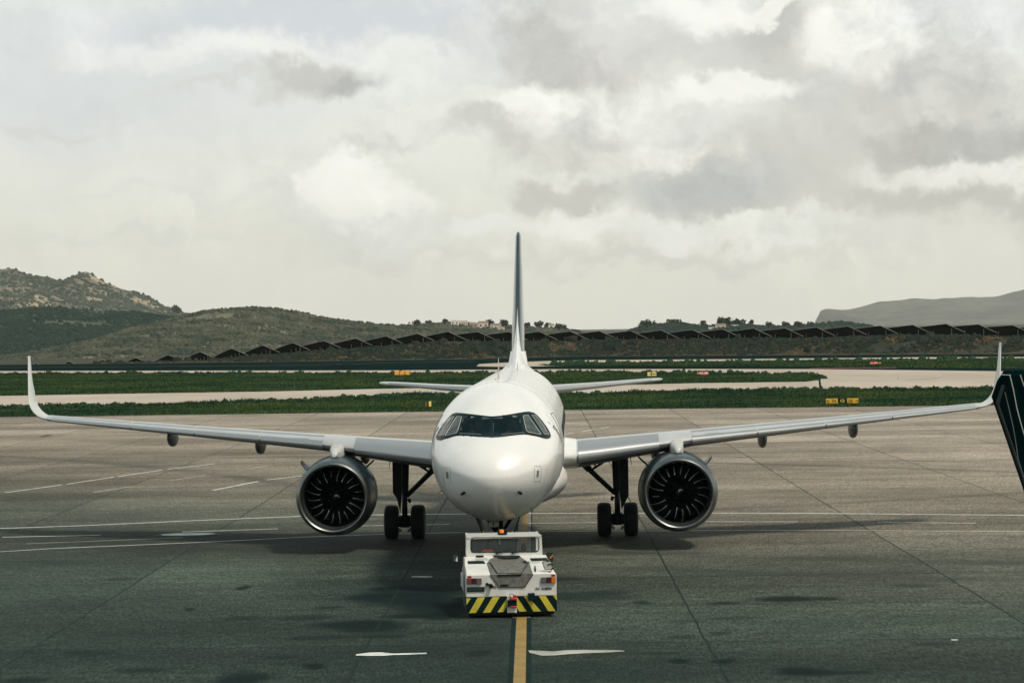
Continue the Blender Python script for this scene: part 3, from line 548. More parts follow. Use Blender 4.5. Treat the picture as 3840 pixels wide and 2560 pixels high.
TR = [(1616, 752, 1790, 7.5, 6.5, 'dark round tree standing alone on the right ridge', 0), (1864, 752, 1790, 7, 5, 'slim dark tree next to the hazy mountain foot', 0), (1724, 750, 1790, 8, 6, 'spreading pale tree rising above the right ridge', 1), (1765, 752, 1790, 6, 8, 'low wide tree right of the spreading ridge tree', 0),
      (1805, 753, 1790, 6, 9, 'broad rounded tree between two ridge bushes on the right', 0), (1835, 753, 1790, 6.5, 10, 'broad bushy tree at the dip of the right ridge', 0), (958, 747, 1890, 6, 9, 'dark rounded tree left of the ridge houses', 0), (985, 746, 1890, 5, 7, 'small dark tree just left of the white ridge building', 0), (1022, 744, 1890, 5.5, 8, 'bushy tree touching the white ridge building', 0),
      (1120, 752, 1880, 8, 11, 'large dark tree between the ridge houses', 0), (1158, 752, 1880, 8, 12, 'wide tree just left of the aircraft tail fin', 0), (1240, 753, 1890, 7, 11, 'wide tree right of the aircraft tail fin', 0), (1262, 754, 1890, 6, 9, 'tree beside the small house right of the fin', 0), (1660, 748, 1780, 7, 16, 'long dark clump of tree above the pale rock on the ridge', 0), (1690, 749, 1780, 6.5, 14, 'rounded dark tree right of the ridge clump', 0),
      (1290, 756, 1890, 5, 12, 'low tree at the right end of the centre ridge', 0), (408, 722, 3550, 18, 20, 'dark tree on the left mountain shoulder', 0), (1485, 752, 1790, 6, 14, 'first rounded tree climbing the right ridge', 0), (1545, 747, 1790, 5, 14, 'rounded tree at the top of the first right hump', 0), (1212, 753, 1890, 6, 8, 'small tree hard against the right of the tail fin', 0)]
for i, t in enumerate(TR): tree(*t[:6], 50+i, t[6])
# scrubby tree cover on the low hills, one mass
def ridge_cover(name, ridge, D, n, seed, label, sz):
    rg = random.Random(seed); c = MB()
    for _ in range(n):
        k = rg.random()*(len(ridge)-1); i = int(k); f = k-i
        px = ridge[i][0]*(1-f)+ridge[i+1][0]*f; py = ridge[i][1]*(1-f)+ridge[i+1][1]*f
        b = AT(px, py+rg.random()**2*6, D-5); s = sz*(.5+rg.random())
        for _ in range(16):
            v = b+Vector((rg.gauss(0, s*.5), rg.gauss(0, s*.5), rg.gauss(0, s*.28))); q = Matrix.Rotation(rg.random()*6.28, 3, 'Z') @ Matrix.Rotation(rg.random()*3.1, 3, 'X'); u = s*.26
            c.add([v+q @ Vector(p)*u for p in ((-1, -1, 0), (1, -1, 0), (1, 1, .3), (-1, 1, 0))], [(0, 1, 2, 3)])
    tag(c.build(name, leafm[0], None), label, 'bushes', None, 'stuff')
ridge_cover('bushes', [(900, 753), (950, 748), (1000, 746), (1060, 745), (1130, 752), (1200, 753), (1260, 756), (1300, 759), (1335, 764)], 1880, 260, 3, 'dark maquis bushes along the centre ridge', 2.4)
ridge_cover('bushes', [(1452, 760), (1500, 749), (1550, 745), (1590, 749), (1640, 750), (1700, 749), (1790, 753), (1860, 749), (1945, 745), (1980, 752)], 1780, 380, 4, 'dark maquis bushes along the right ridge', 2.4)
ridge_cover('bushes', [(440, 723), (500, 713), (575, 708), (640, 712), (700, 721), (760, 734), (820, 742), (890, 748)], 1395, 260, 5, 'low scrub along the crest of the left hill', 1.3)
# houses on the ridges
hw = [mat('cream render', (.66, .60, .50), .8, var=.15), mat('pink render', (.48, .38, .31), .8, var=.15), mat('white render', (.75, .73, .66), .8, var=.1)]
tile = mat('clay roof tiles', (.26, .18, .13), .8, var=.3, vscale=.8); winm = mat('dark window', (.02, .03, .03), .3)
def house(px, py, D, w, h, label, wi=0, roof=True, wins=2):
    b = AT(px, py, D); e = empty('house', (b.x, b.y, b.z-1.5), label=label, cat='house', group='houses on the distant ridge'); dp = w*.6
    h += 1.5
    MB().box((0, 0, h/2), (w, dp, h)).build('wall', hw[wi], e)
    if roof:
        r = MB(); a, bb = w/2+.3, dp/2+.3
        r.add([(-a, -bb, h), (a, -bb, h), (a, bb, h), (-a, bb, h), (-a+.4, 0, h+w*.14), (a-.4, 0, h+w*.14)], [(0, 1, 5, 4), (2, 3, 4, 5), (0, 4, 3), (1, 2, 5), (3, 2, 1, 0)]); r.build('roof', tile, e)
    else: MB().box((0, 0, h+.15), (w+.3, dp+.3, .3)).build('roof', hw[wi], e)
    for i in range(wins):
        x = (i+.5)/wins*w-w/2
        MB().box((x, -dp/2-.02, h*.66), (w/wins*.35, .08, h*.22)).build('window', winm, e)
house(1045, 748, 1860, 6.5, 4.5, 'tall white block at the left of the ridge buildings', 2, False, 2)
house(1062, 748, 1865, 9, 4, 'long flat building right of the tall white block', 0, False, 5)
house(1092, 753, 1850, 10, 3, 'low long pink house below the crest', 1, True, 3)
house(1110, 757, 1835, 8.5, 6, 'two storey cream house above the panel rows', 0, True, 2)
house(1139, 757, 1835, 9, 4, 'wide cream house just left of the tail fin', 0, True, 3)
house(1152, 760, 1830, 5, 3, 'tiny white annex under the wide cream house', 2, True, 1)
house(925, 766, 1500, 3.2, 2.6, 'lone small white hut on the left hillside', 2, False, 1)
house(1266, 756, 1885, 5, 4, 'small white house right of the tail fin', 2, True, 1)
house(1655, 756, 1740, 8, 3.4, 'pale round fronted house below the dark ridge clump', 0, True, 2)
house(1636, 757, 1740, 6, 1.8, 'low flat white shed left of the pale house', 2, False, 1)
house(1688, 751, 1745, 6, 1.5, 'thin flat white roofed hut right of the pale house', 2, False, 1)
house(1086, 750, 1870, 5, 3, 'small pink house behind the long pink house', 1, True, 1)
# ------------------------------------------------------------------ solar panel rows on the bank
M['pvback'] = mat('solar panel underside', (.001, .012, .013), .9, spec=0.); M['pvface'] = mat('solar cell glass', (.01, .02, .03), .12); M['pvedge'] = mat('aluminium panel edge', (.42, .42, .38), .6, 0)
PRE = ['first', 'second', 'third', 'fourth', 'fifth', 'sixth', 'seventh', 'eighth', 'ninth', 'tenth', 'eleventh', 'twelfth', 'thirteenth', 'fourteenth', 'fifteenth', 'sixteenth', 'seventeenth']
for i, p in enumerate(ROWS):
    D = p.y; w = 46*K*D/FPX*(.9 if i > 12 else .8); dz = -24*K*D/FPX*.82*(1 if i > 12 else .85)
    n = i+1 if i < 17 else 33-i
    lab = ('%s solar panel row from the left end of the bank' % PRE[i]) if i < 17 else ('%s solar panel row from the right end of the bank' % PRE[32-i])
    e = empty('solar_panel_row', (p.x, p.y, p.z), label=lab, cat='solar panels', group='rows of solar panels on the bank')
    L = 15+i*.6 if i < 9 else 46; dirv = Vector((-.42, .9, 0)).normalized()
    ns = 8; rings = []
    def zz(t):
        q = p+dirv*t*L; return float(np.interp(q.x, RX, RZ))+3.1-p.z-(1.9*(t**1.3) if i < 9 else .055*t*L)
    for k in range(ns+1):
        t = k/ns; q = dirv*t*L; z = zz(t)
        rings.append([q+Vector((0, 0, z)), q+Vector((w, 0, z+dz)), q+Vector((w-.03, 0, z+dz-.14)), q+Vector((-.03, 0, z-.14))])
    MB().loft(rings).build('panel', [M['pvback']], e, 30)
    b = MB(); b.tube((-.05, -.10, .0), (w, -.10, dz), .04, .04, 6)
    b.build('edge_rail', M['pvedge'], e)
    b = MB()
    for k in range(ns):
        q0 = dirv*k/ns*L; q1 = dirv*(k+1)/ns*L; b.tube(q0+Vector((-.02, 0, zz(k/ns)+.04)), q1+Vector((-.02, 0, zz((k+1)/ns)+.04)), .035, .035, 5)
    b.build('top_rail', M['pvedge'], e)
    for t in (.03, .2, .4):
        q = dirv*t*L; MB().tube(q+Vector((w*.45, 0, zz(t)-3.6)), q+Vector((w*.45, 0, zz(t)+dz*.45)), .09, .09, 6).build('post', M['grey'], e)
# ------------------------------------------------------------------ airfield signs
def text_mesh(name, s, size, m, parent, loc, rz=0, bold=.0, sx=1.):
    cu = bpy.data.curves.new(name, 'FONT'); cu.body = s; cu.size = size; cu.align_x = 'CENTER'; cu.align_y = 'CENTER'; cu.extrude = .004; cu.offset = bold
    t = bpy.data.objects.new(name, cu); COL.objects.link(t); bpy.context.view_layer.update()
    me = bpy.data.meshes.new_from_object(t.evaluated_get(bpy.context.evaluated_depsgraph_get())); bpy.data.objects.remove(t)
    me.transform(Matrix.Diagonal((sx, 1, 1, 1))); me.transform(Matrix.Rotation(pi/2, 4, 'X')); me.materials.clear(); me.materials.append(m)
    o = bpy.data.objects.new(name, me); COL.objects.link(o); o.parent = parent; o.location = loc; o.rotation_euler = (0, 0, rz); return o
def sign(px, pyb, wpx, hpx, cells, label, rz=0., depth=.25, legh=.12, D=None):
    g = G(px, pyb); D = g.y; w = wpx*K*D/FPX; h = hpx*K*D/FPX
    e = empty('airfield_sign', (g.x, g.y, 0), rz, label=label, cat='sign')
    tot = sum(c[0] for c in cells); x = -w/2
    for fr, face, txt, tm, ts in cells:
        cw = w*fr/tot
        MB().box((x+cw/2, 0, legh+h/2), (cw-.03, depth, h)).build('sign_case', M['black'], e, bevel=.02)
        MB().box((x+cw/2, -depth/2-.01, legh+h/2), (cw-.09, .02, h-.07)).build('sign_panel', face, e)
        if txt: text_mesh('lettering', txt, ts*h, tm, e, (x+cw/2, -depth/2-.03, legh+h/2), bold=.012*h, sx=.95)
        x += cw
    for sx in (-1, 1): MB().tube((sx*w*.4, 0, 0), (sx*w*.4, 0, legh+.05), .05, .05, 8).build('leg', M['grey'], e)
    return e
def arrow(e, x, z, s, dirx, y, m):
    a = MB(); a.box((x, y, z), (s, .015, s*.16))
    for q in (-1, 1):
        a.box((x+dirx*s*.32, y, z+q*s*.17), (s*.5, .015, s*.15), Matrix.Rotation(-q*dirx*R(-45)*1., 3, 'Y'))
    a.build('arrow', m, e)
LB = M['letterblack']
sg = sign(1934, 928, 77, 13.2, [(1.45, M['signyellow'], 'D6', LB, .66), (.95, M['black'], 'C2', M['lettergold'], .66), (1.4, M['signyellow'], 'D5', LB, .66)], 'wide sign at the apron edge reading D6 C2 D5 on yellow and black', legh=.05)
wS = 77*K*sg.location.y/FPX; hS = 13.2*K*sg.location.y/FPX; u = wS/3.8
for o in [c for c in sg.children if c.name.startswith('lettering')]:
    if o.location.x < -.3: o.location.x += .25*u
    elif o.location.x > .3: o.location.x -= .25*u
arrow(sg, -wS/2+.30*u, .05+hS/2, .36*u, -1, -.15, LB); arrow(sg, wS/2-.30*u, .05+hS/2, .36*u, 1, -.15, LB)
sign(1497.5, 865.3, 22, 9.8, [(.9, M['signpale'], '\u2190 13R', LB, .5), (1.15, M['signpale'], '2500m', LB, .5)], 'pale yellow two panel sign just above the right tailplane tip', rz=-.05)
sign(1613, 864.5, 24, 12, [(.75, M['black'], 'D5', M['lettergold'], .55), (1.45, M['signred'], '21L-03R', M['letterwhite'], .5)], 'black and red runway sign with D5 on its left panel', rz=.08)
sign(2012, 839.2, 27, 8.5, [(1.6, M['signred'], '21L-03R', M['letterpink'], .62), (.9, M['black'], 'D5', M['lettergold'], .62)], 'far red and black runway sign with D5 on its right panel')
sign(978.5, 937.5, 5, 14.5, [(1, M['signrust'], None, None, 1)], 'narrow rust coloured sign left of its pale yellow neighbour', legh=.02, depth=.3)
sign(988, 936, 7.6, 13.5, [(1, M['signpale'], 'C', M['lettergold'], .7)], 'small pale yellow sign beside the fuselage on the near verge', legh=.1)
# orange back of a long sign, with its ribs
g = G(924, 863); D = g.y; w = 36*K*D/FPX; h = 9.5*K*D/FPX
e = empty('airfield_sign', (g.x, g.y, 0), .12, label='long orange sign seen from behind left of the nose', cat='sign')
for k in range(3): MB().box((-w/2+w*(k+.5)/3, 0, .15+h/2), (w/3-.04, .3, h)).build('sign_case', M['signorange'], e, bevel=.03)
for k in range(4): MB().box((-w/2+w*k/3, -.18, .1+h/2), (.12, .08, h+.1)).build('rib', M['signrust'], e)
for k in (-1, 0, 1): MB().tube((w*.42*k, 0, 0), (w*.42*k, 0, .2), .05, .05, 8).build('leg', M['signorange'], e)
# small marker lights
def marker(px, py, label, m, hgt=.5, pole=False):
    g = G(px, py); e = empty('edge_light', (g.x, g.y, 0), label=label, cat='marker light', group='small edge lights on the verges')
    MB().tube((0, 0, 0), (0, 0, hgt*.6), .04, .04, 8).build('stem', M['grey'], e); MB().rev([(0, 0.02), (.03, .09), (.2, .1), (.26, .03)], n=10).build('lens', m, e)
    c = e.children[1]; c.rotation_euler = (pi/2, 0, 0); c.location = (0, 0, hgt*.6)
marker(677, 889, 'small white light in the grass island on the left', M['tugwhite'], .8); marker(1104, 893, 'small light beside the left tailplane', M['tugwhite'], .5)
marker(2063, 870, 'tiny dark light on the far right taxiway', M['dark'], .7); marker(1660, 826, 'tiny light on the far strip left of the red sign', M['tugwhite'], .9); marker(2265, 826, 'tiny light on the far strip by the right winglet', M['tugwhite'], .9)
g = G(1885, 896); e = empty('marker_post', (g.x, g.y, 0), label='dark leafy stump standing in the taxiway edge grass', cat='post')
MB().tube((0, 0, 0), (-.12, 0, 1.25), .16, .10, 7).build('stem', M['weed'], e); MB().tube((.3, 0, 0), (.1, 0, .5), .1, .05, 7).build('shoot', M['weed'], e)
# ================================================================== the airliner
NX, NY, YAW = -.60, 61.3, .0270
air = empty('airliner', (NX, NY, 0), -YAW, label='white twin engine passenger jet facing the camera with winglets', cat='airplane')
AINV = (Matrix.Translation((NX, NY, 0)) @ Matrix.Rotation(-YAW, 4, 'Z')).inverted()
def pchip(xk, yk):
    xk = np.array(xk, float); yk = np.array(yk, float); h = np.diff(xk); d = np.diff(yk)/h; m = np.zeros_like(yk)
    m[0], m[-1] = d[0], d[-1]
    for i in range(1, len(yk)-1): m[i] = 0 if d[i-1]*d[i] <= 0 else (2*h[i]+h[i-1]+h[i]+2*h[i-1])/((2*h[i]+h[i-1])/d[i-1]+(h[i]+2*h[i-1])/d[i])
    def f(x):
        x = min(max(x, xk[0]), xk[-1]); i = min(max(int(np.searchsorted(xk, x))-1, 0), len(h)-1); t = (x-xk[i])/h[i]
        return (1+2*t)*(1-t)**2*yk[i]+t*(1-t)**2*h[i]*m[i]+t*t*(3-2*t)*yk[i+1]+t*t*(t-1)*h[i]*m[i+1]
    return f
YS = [0, .05, .15, .3, .6, 1.0, 1.4, 2.2, 2.8, 3.5, 4.3, 5.2, 6.2, 24, 27, 30, 33, 35.5, 37, 37.5]
SS = [sqrt(y) for y in YS]
f_w = pchip(SS, [0, .33, .56, .79, 1.09, 1.34, 1.52, 1.745, 1.84, 1.905, 1.945, 1.97, 1.975, 1.975, 1.86, 1.53, 1.06, .62, .33, .16])
f_t = pchip(SS, [3.25, 3.50, 3.68, 3.86, 4.10, 4.30, 4.46, 5.02, 5.33, 5.57, 5.74, 5.84, 5.88, 5.88, 5.88, 5.84, 5.66, 5.38, 5.12, 4.98])
f_b = pchip(SS, [3.25, 3.00, 2.84, 2.68, 2.46, 2.27, 2.14, 1.97, 1.88, 1.81, 1.76, 1.73, 1.72, 1.72, 2.15, 2.85, 3.60, 4.20, 4.52, 4.70])
f_c = pchip(SS, [3.25, 3.27, 3.30, 3.35, 3.43, 3.50, 3.56, 3.66, 3.71, 3.75, 3.78, 3.80, 3.80, 3.80, 4.0, 4.35, 4.65, 4.80, 4.82, 4.84])
def ringp(y, a):
    s = sqrt(max(y, 0)); w, t, b, c = f_w(s), f_t(s), f_b(s), f_c(s)
    x = w*cos(a); z = c+(t-c)*sin(a) if sin(a) > 0 else c+(c-b)*sin(a); return Vector((x, y, z))
def inside(x, y, z):
    s = sqrt(max(y, 0)); w, t, b, c = f_w(s), f_t(s), f_b(s), f_c(s)
    if w < 1e-4: return 1
    h = (t-c) if z > c else (c-b); return (x/w)**2+((z-c)/max(h, 1e-4))**2-1
def hit(px, py):                     # where a survey bearing meets the fuselage skin (local coordinates)
    v = AINV.to_3x3() @ ray(px, py); o = AINV @ Vector((0, 0, H)); t = (-o.y)/v.y; p = o+v*t; st = v/v.y*.02
    for _ in range(1500):
        if p.y > 0 and inside(*p) < 0: break
        p = p+st
    for _ in range(12):
        st = st*.5; p = p+st if inside(*p) > 0 else p-st
    return p
def ysurf(x, z):
    lo, hi = 0., 7.
    for _ in range(40):
        m = (lo+hi)/2
        if inside(x, m, z) > 0: lo = m
        else: hi = m
    return hi
def nrm(p):
    e = .01; g = Vector((inside(p.x+e, p.y, p.z)-inside(p.x-e, p.y, p.z), inside(p.x, p.y+e, p.z)-inside(p.x, max(p.y-e, 0), p.z), inside(p.x, p.y, p.z+e)-inside(p.x, p.y, p.z-e)))
    return g.normalized()
def zz7(L): return [hit((1600+a*.23384)/K, (1500+b*.23384)/K) for a, b in L]
MASK = zz7([(1040, 600), (1150, 594), (1250, 585), (1400, 565), (1560, 550), (1700, 570), (1850, 605), (1900, 617), (1950, 618), (1982, 600), (1990, 570), (1965, 500), (1930, 440), (1850, 330), (1780, 250), (1720, 204), (1640, 184), (1560, 190), (1430, 212), (1300, 235), (1170, 252), (1040, 262), (920, 250), (800, 235), (680, 221), (560, 208), (480, 203), (420, 218), (360, 270), (280, 370), (200, 480), (155, 575), (152, 615), (175, 640), (230, 642), (350, 610), (470, 574), (560, 568), (700, 578), (850, 590)])
PANES = [zz7(L) for L in ([(1060, 285), (1280, 268), (1490, 256), (1515, 390), (1540, 530), (1300, 548), (1070, 565)], [(1020, 285), (800, 270), (590, 262), (560, 400), (525, 540), (770, 560), (1015, 572)],
         [(1545, 262), (1560, 250), (1625, 246), (1720, 390), (1830, 545), (1822, 556), (1625, 516), (1595, 484), (1570, 380)], [(563, 275), (552, 268), (487, 267), (400, 400), (296, 570), (320, 572), (470, 535), (498, 500), (530, 400)],
         [(1682, 243), (1742, 243), (1850, 380), (1952, 545), (1945, 552), (1885, 552), (1790, 400)], [(443, 268), (388, 272), (290, 410), (192, 565), (205, 570), (270, 570), (350, 430)])]
def inpoly(x, z, P):
    c = False
    for i in range(len(P)):
        a, b = P[i], P[i-1]
        if (a.z > z) != (b.z > z) and x < (b.x-a.x)*(z-a.z)/(b.z-a.z+1e-12)+a.x: c = not c
    return c
# fuselage skin
ysl = [(i/46*sqrt(6.2))**2 for i in range(47)]+[7+i for i in range(17)]+[24+.45*i for i in range(1, 31)]
ysl[0] = .0006
NA = 128; mb = MB(); rings = [[ringp(y, 2*pi*j/NA) for j in range(NA)] for y in ysl]
mb.loft(rings)
keep = []
shrunk = [[q+(sum(PA, Vector())/len(PA)-q)*-.03 for q in PA] for PA in PANES[:2]]
for f in mb.f:
    c = sum((Vector(mb.v[i]) for i in f), Vector())/len(f)
    if c.y < 4 and any(inpoly(c.x, c.z, s) for s in shrunk): continue
    keep.append(f)
mb.f = keep; mb.m = [0]*len(keep)
fus = mb.build('fuselage', M['white'], air, 60)
def skinpatch(name, outline, holes, off, m, parent, step=.05):
    pts = [Vector((p.x, p.z)) for p in outline]; n0 = len(pts); ed = []; faces = [list(range(n0))]
    for hl in holes:
        k = len(pts); pts += [Vector((p.x, p.z)) for p in hl]; ed += [(k+i, k+(i+1) % len(hl)) for i in range(len(hl))]
    xs = [p.x for p in pts[:n0]]; zs = [p.y for p in pts[:n0]]
    x = min(xs)+step/2
    while x < max(xs):
        z = min(zs)+step/2
        while z < max(zs):
            if inpoly(x, z, outline): pts.append(Vector((x, z)))
            z += step
        x += step
    r = delaunay_2d_cdt(pts, ed, faces, 1, 1e-5); v3 = []
    for v in r[0]:
        y = ysurf(v.x, v.y); p = Vector((v.x, y, v.y)); v3.append(p+nrm(p)*off)
    mb = MB(); ff = []
    for f in r[2]:
        c = sum((r[0][i] for i in f), Vector((0, 0)))/len(f)
        if any(inpoly(c.x, c.y, hl) for hl in holes): continue
        ff.append(tuple(f))
    mb.add(v3, ff); o = mb.build(name, m, parent, 60); return o
mk = skinpatch('windscreen_surround', MASK, PANES[:2], .010, M['mask'], air)
for i in (0, 1): skinpatch('windscreen_pane', PANES[i], [], .006, M['glass'], air)
def skinline(name, pts, r, m, parent, off=.016, closed=True):
    P = []
    n = len(pts)
    for i in range(n if closed else n-1):
        a, b = pts[i], pts[(i+1) % n]; k = max(1, int((b-a).length/.08))
        for q in range(k):
            x = a.x+(b.x-a.x)*q/k; z = a.z+(b.z-a.z)*q/k; p = Vector((x, ysurf(x, z), z)); P.append(p+nrm(p)*off)
    P.append(P[0] if closed else pts[-1]+nrm(pts[-1])*off)
    return MB().path(P, r, 5).build(name, m, parent)
for i in range(2, 6):
    o = skinpatch('side_window', PANES[i], [], .016, M['sideglass'], air); skinline('window_frame', PANES[i], .009 if i < 4 else .006, M['lightgrey'], o)
for sx in (-1, 1):                  # wipers parked at the foot of the front panes
    L = [(1200, 558), (1380, 548), (1560, 528)] if sx > 0 else [(880, 563), (700, 553), (530, 541)]
    skinline('wiper', zz7(L), .010, M['alu'], air, .03, False)
# cockpit interior
MB().loft([[Vector((p.x*.96, yy, 3.8+(p.z-3.8)*.96)) for p in [ringp(3.75, 2*pi*j/48) for j in range(48)]] for yy in (3.75, 3.8)]).build('cockpit_bulkhead', M['mask'], air)
MB().loft([[ringp(y, R(200-220*j/40))*1.0-nrm(ringp(y, R(200-220*j/40)))*.07 for j in range(41)] for y in (1.1, 1.5, 1.9, 2.3, 2.7, 3.1, 3.5, 3.7)][3:], cap=False, closed=False).build('cockpit_lining', M['mask'], air)
MB().prism([(-.85, 1.55, 4.26), (.85, 1.55, 4.26), (1.2, 2.1, 4.3), (-1.2, 2.1, 4.3)], (0, 0, -.4)).build('instrument_panel', M['mask'], air)
for sx in (-1, 1): MB().box((sx*.55, 3.05, 4.35), (.5, .14, .75)).build('pilot_seat', M['black'], air, bevel=.04)
# nose details
def nbox(px, py, w, h, t, m, name, rot=0):
    p = hit(px, py); n = nrm(p); q = n.to_track_quat('Z', 'Y').to_matrix() @ Matrix.Rotation(rot, 3, 'Z')
    return MB().box(p+n*t/2, (w, h, t), q).build(name, m, air)
z1 = lambda a, b: ((1550+a*.44643)/K, (1300+b*.44643)/K)
for a, b, ry in ((285, 1075, 1), (1045, 1063, -1)):
    p = hit(*z1(a, b)); c = [hit(*z1(a+dx+sh, b+dy)) for dx, dy, sh in ((-8, -26, 0), (8, -26, 0), (8, 28, ry*3), (-8, 28, ry*3))]
    skinpatch('static_port', c, [], .012, M['grey'], air, .06)
    for dy in (-62, 64):
        for k in range(7): q = z1(a-26+k*8.5+ry*(dy > 0)*3-0, b+dy); nbox(q[0], q[1], .028, .014, .008, M['seal'], 'stencil_mark')
    for dx in (-28, 26): skinline('stencil_line', [hit(*z1(a+dx, b-50)), hit(*z1(a+dx, b+50))], .0035, M['seal'], air, .006, False)
for a, b, r in ((428, 1221, .35), (887, 1216, -.35)):
    o = nbox(*z1(a, b), .085, .045, .12, M['black'], 'pitot_probe')
for a, b in ((242, 1205), (490, 1400), (985, 1345), (862, 1405)):
    p = hit(*z1(a, b)); MB().tube(p-nrm(p)*.05, p+nrm(p)*.16, .022, .012, 8).build('probe', M['grey'], air)
# skin seams round the nose
def ringline(name, y, a0, a1, r, m):
    P = []
    for k in range(61):
        a = R(a0+(a1-a0)*k/60); p = ringp(y, a); P.append(p+nrm(p)*.001)
    MB().path(P, r, 4).build(name, m, air)
ringline('panel_seam', 1.35, 182, 358, .004, M['seal']); ringline('panel_seam', 5.2, -60, 240, .004, M['seal']); ringline('panel_seam', 3.6, -80, 40, .0035, M['seal'])
for y in (8, 10.6, 13.3, 16, 18.6, 21.3, 24): ringline('panel_seam', y, -40, 220, .003, M['seal'])
# doors, windows and the slanting titles on the side
for sx in (-1, 1):
    def side(y, z):
        a = math.asin(max(-1, min(1, (z-f_c(sqrt(y)))/(f_t(sqrt(y))-f_c(sqrt(y)) if z > f_c(sqrt(y)) else f_c(sqrt(y))-f_b(sqrt(y))))))
        p = ringp(y, a); p.x *= sx; n = nrm(p); return p+n*.006
    out = []
    for (ya, za), (yb, zb) in zip([(4.3, 3.0), (4.3, 4.9), (5.15, 4.9), (5.15, 3.0)], [(4.3, 4.9), (5.15, 4.9), (5.15, 3.0), (4.3, 3.0)]):
        out += [side(ya+(yb-ya)*k/10, za+(zb-za)*k/10) for k in range(10)]
    MB().path(out+[out[0]], .012, 5).build('door_outline', M['seal'], air)
    pw_ = MB(); pts = [side(6.9+.115*cos(2*pi*k/14), 4.22+.17*sin(2*pi*k/14)) for k in range(14)]; pw_.prism(pts, (sx*.006, 0, 0)); w0 = pw_.build('cabin_window', M['mask'], air)
    for k in range(1, 33):
        w = w0.copy(); COL.objects.link(w); w.parent = air; w.location = (0, .533*k, 0)
    for k in range(4):               # pointed livery marks
        y0 = 3.05+.25*k; zc = 4.62-.13*k
        a, b, c = side(y0, zc+.10), side(y0+.55, zc-.06), side(y0+.22, zc-.16); MB().prism([a, b, c], (sx*.005, 0, 0)).build('livery_mark', M['grey'], air)
# antennas
p = ringp(6.4, pi/2); MB().loft([[p+Vector((sx*.02*f, dy*f-.05*(1-f)+zq*.25, zq)) for sx, dy in ((-1, 0), (0, -.13), (1, 0), (0, .2))] for zq, f in ((-.02, 1.6), (.35, .9), (.66, .45))]).build('antenna', M['tugwhite'], air)
MB().tube(p+Vector((0, -.02, -.02)), p+Vector((0, -.02, .03)), .13, .12, 16).build('antenna_base', M['tugwhite'], air)
p = ringp(21.5, R(84)); MB().loft([[p+Vector((sx*.02*f, dy*f, zq)) for sx, dy in ((-1, 0), (0, -.2), (1, 0), (0, .25))] for zq, f in ((-.02, 1.3), (.32, .5))]).build('antenna', M['tugwhite'], air)
p = ringp(7.5, R(-90)); MB().loft([[p+Vector((sx*.02*f, dy*f, -zq)) for sx, dy in ((-1, 0), (0, -.2), (1, 0), (0, .25))] for zq, f in ((-.02, 1.3), (.28, .5))]).build('antenna', M['tugwhite'], air)
# belly fairing
def bel(y, w, t, b):
    return [Vector((w*math.copysign(abs(cos(a))**.9, cos(a)), y, (t+b)/2+(t-b)/2*math.copysign(abs(sin(a))**.95, sin(a)))) for a in [2*pi*j/48 for j in range(48)]]
MB().loft([bel(10.1, .9, 2.6, 1.85), bel(10.7, 1.6, 3.0, 1.68), bel(11.6, 2.05, 3.45, 1.55), bel(12.8, 1.93, 3.5, 1.58), bel(15, 1.95, 3.5, 1.56), bel(18.5, 1.93, 3.4, 1.58), bel(20.5, 2.0, 3.2, 1.62), bel(22.5, 1.3, 2.7, 1.78)]).build('belly_fairing', M['white'], air, 50)
# ------------------------------------------------------------------ wings
AF = [(0, 0), (.008, .22), (.03, .42), (.08, .68), (.16, .88), (.30, 1.0), (.45, .94), (.62, .70), (.80, .38), (1, .03)]
def section(x, le, ch, zc, th, tw=0., up=None):
    """aerofoil ring at span x: leading edge le, chord ch, height zc, thickness th; up = (tangent angle) for the winglet"""
    top = [(c*ch, t*th*.56) for c, t in AF]; bot = [(c*ch, -t*th*.44*(1 if c < .6 else .7)) for c, t in AF[1:-1]][::-1]
    ca, sa = (cos(up), sin(up)) if up else (1, 0); r = []
    for dy, dz in top+[(ch, -.01)]+bot:
        dz2 = dz-(dy-ch*.3)*math.tan(tw); r.append(Vector((x-dz2*sa, le+dy, zc+dz2*ca)))
    return r
def lerp_(x, T): 
    xs = [t[0] for t in T]; return [float(np.interp(x, xs, [t[i] for t in T])) for i in range(1, 5)]
WT = [(1.6, 11.55, 7.4, 3.08, 1.02), (2.3, 11.95, 7.0, 3.10, .98), (6.4, 14.15, 4.35, 3.55, .58), (11.5, 16.8, 3.0, 3.93, .38), (17.1, 19.65, 1.68, 4.36, .22)]
def wsec(x, k=1.): le, ch, z, th = lerp_(x, WT); return section(x, le, ch, z, th*k, R(2.2-x*.12))
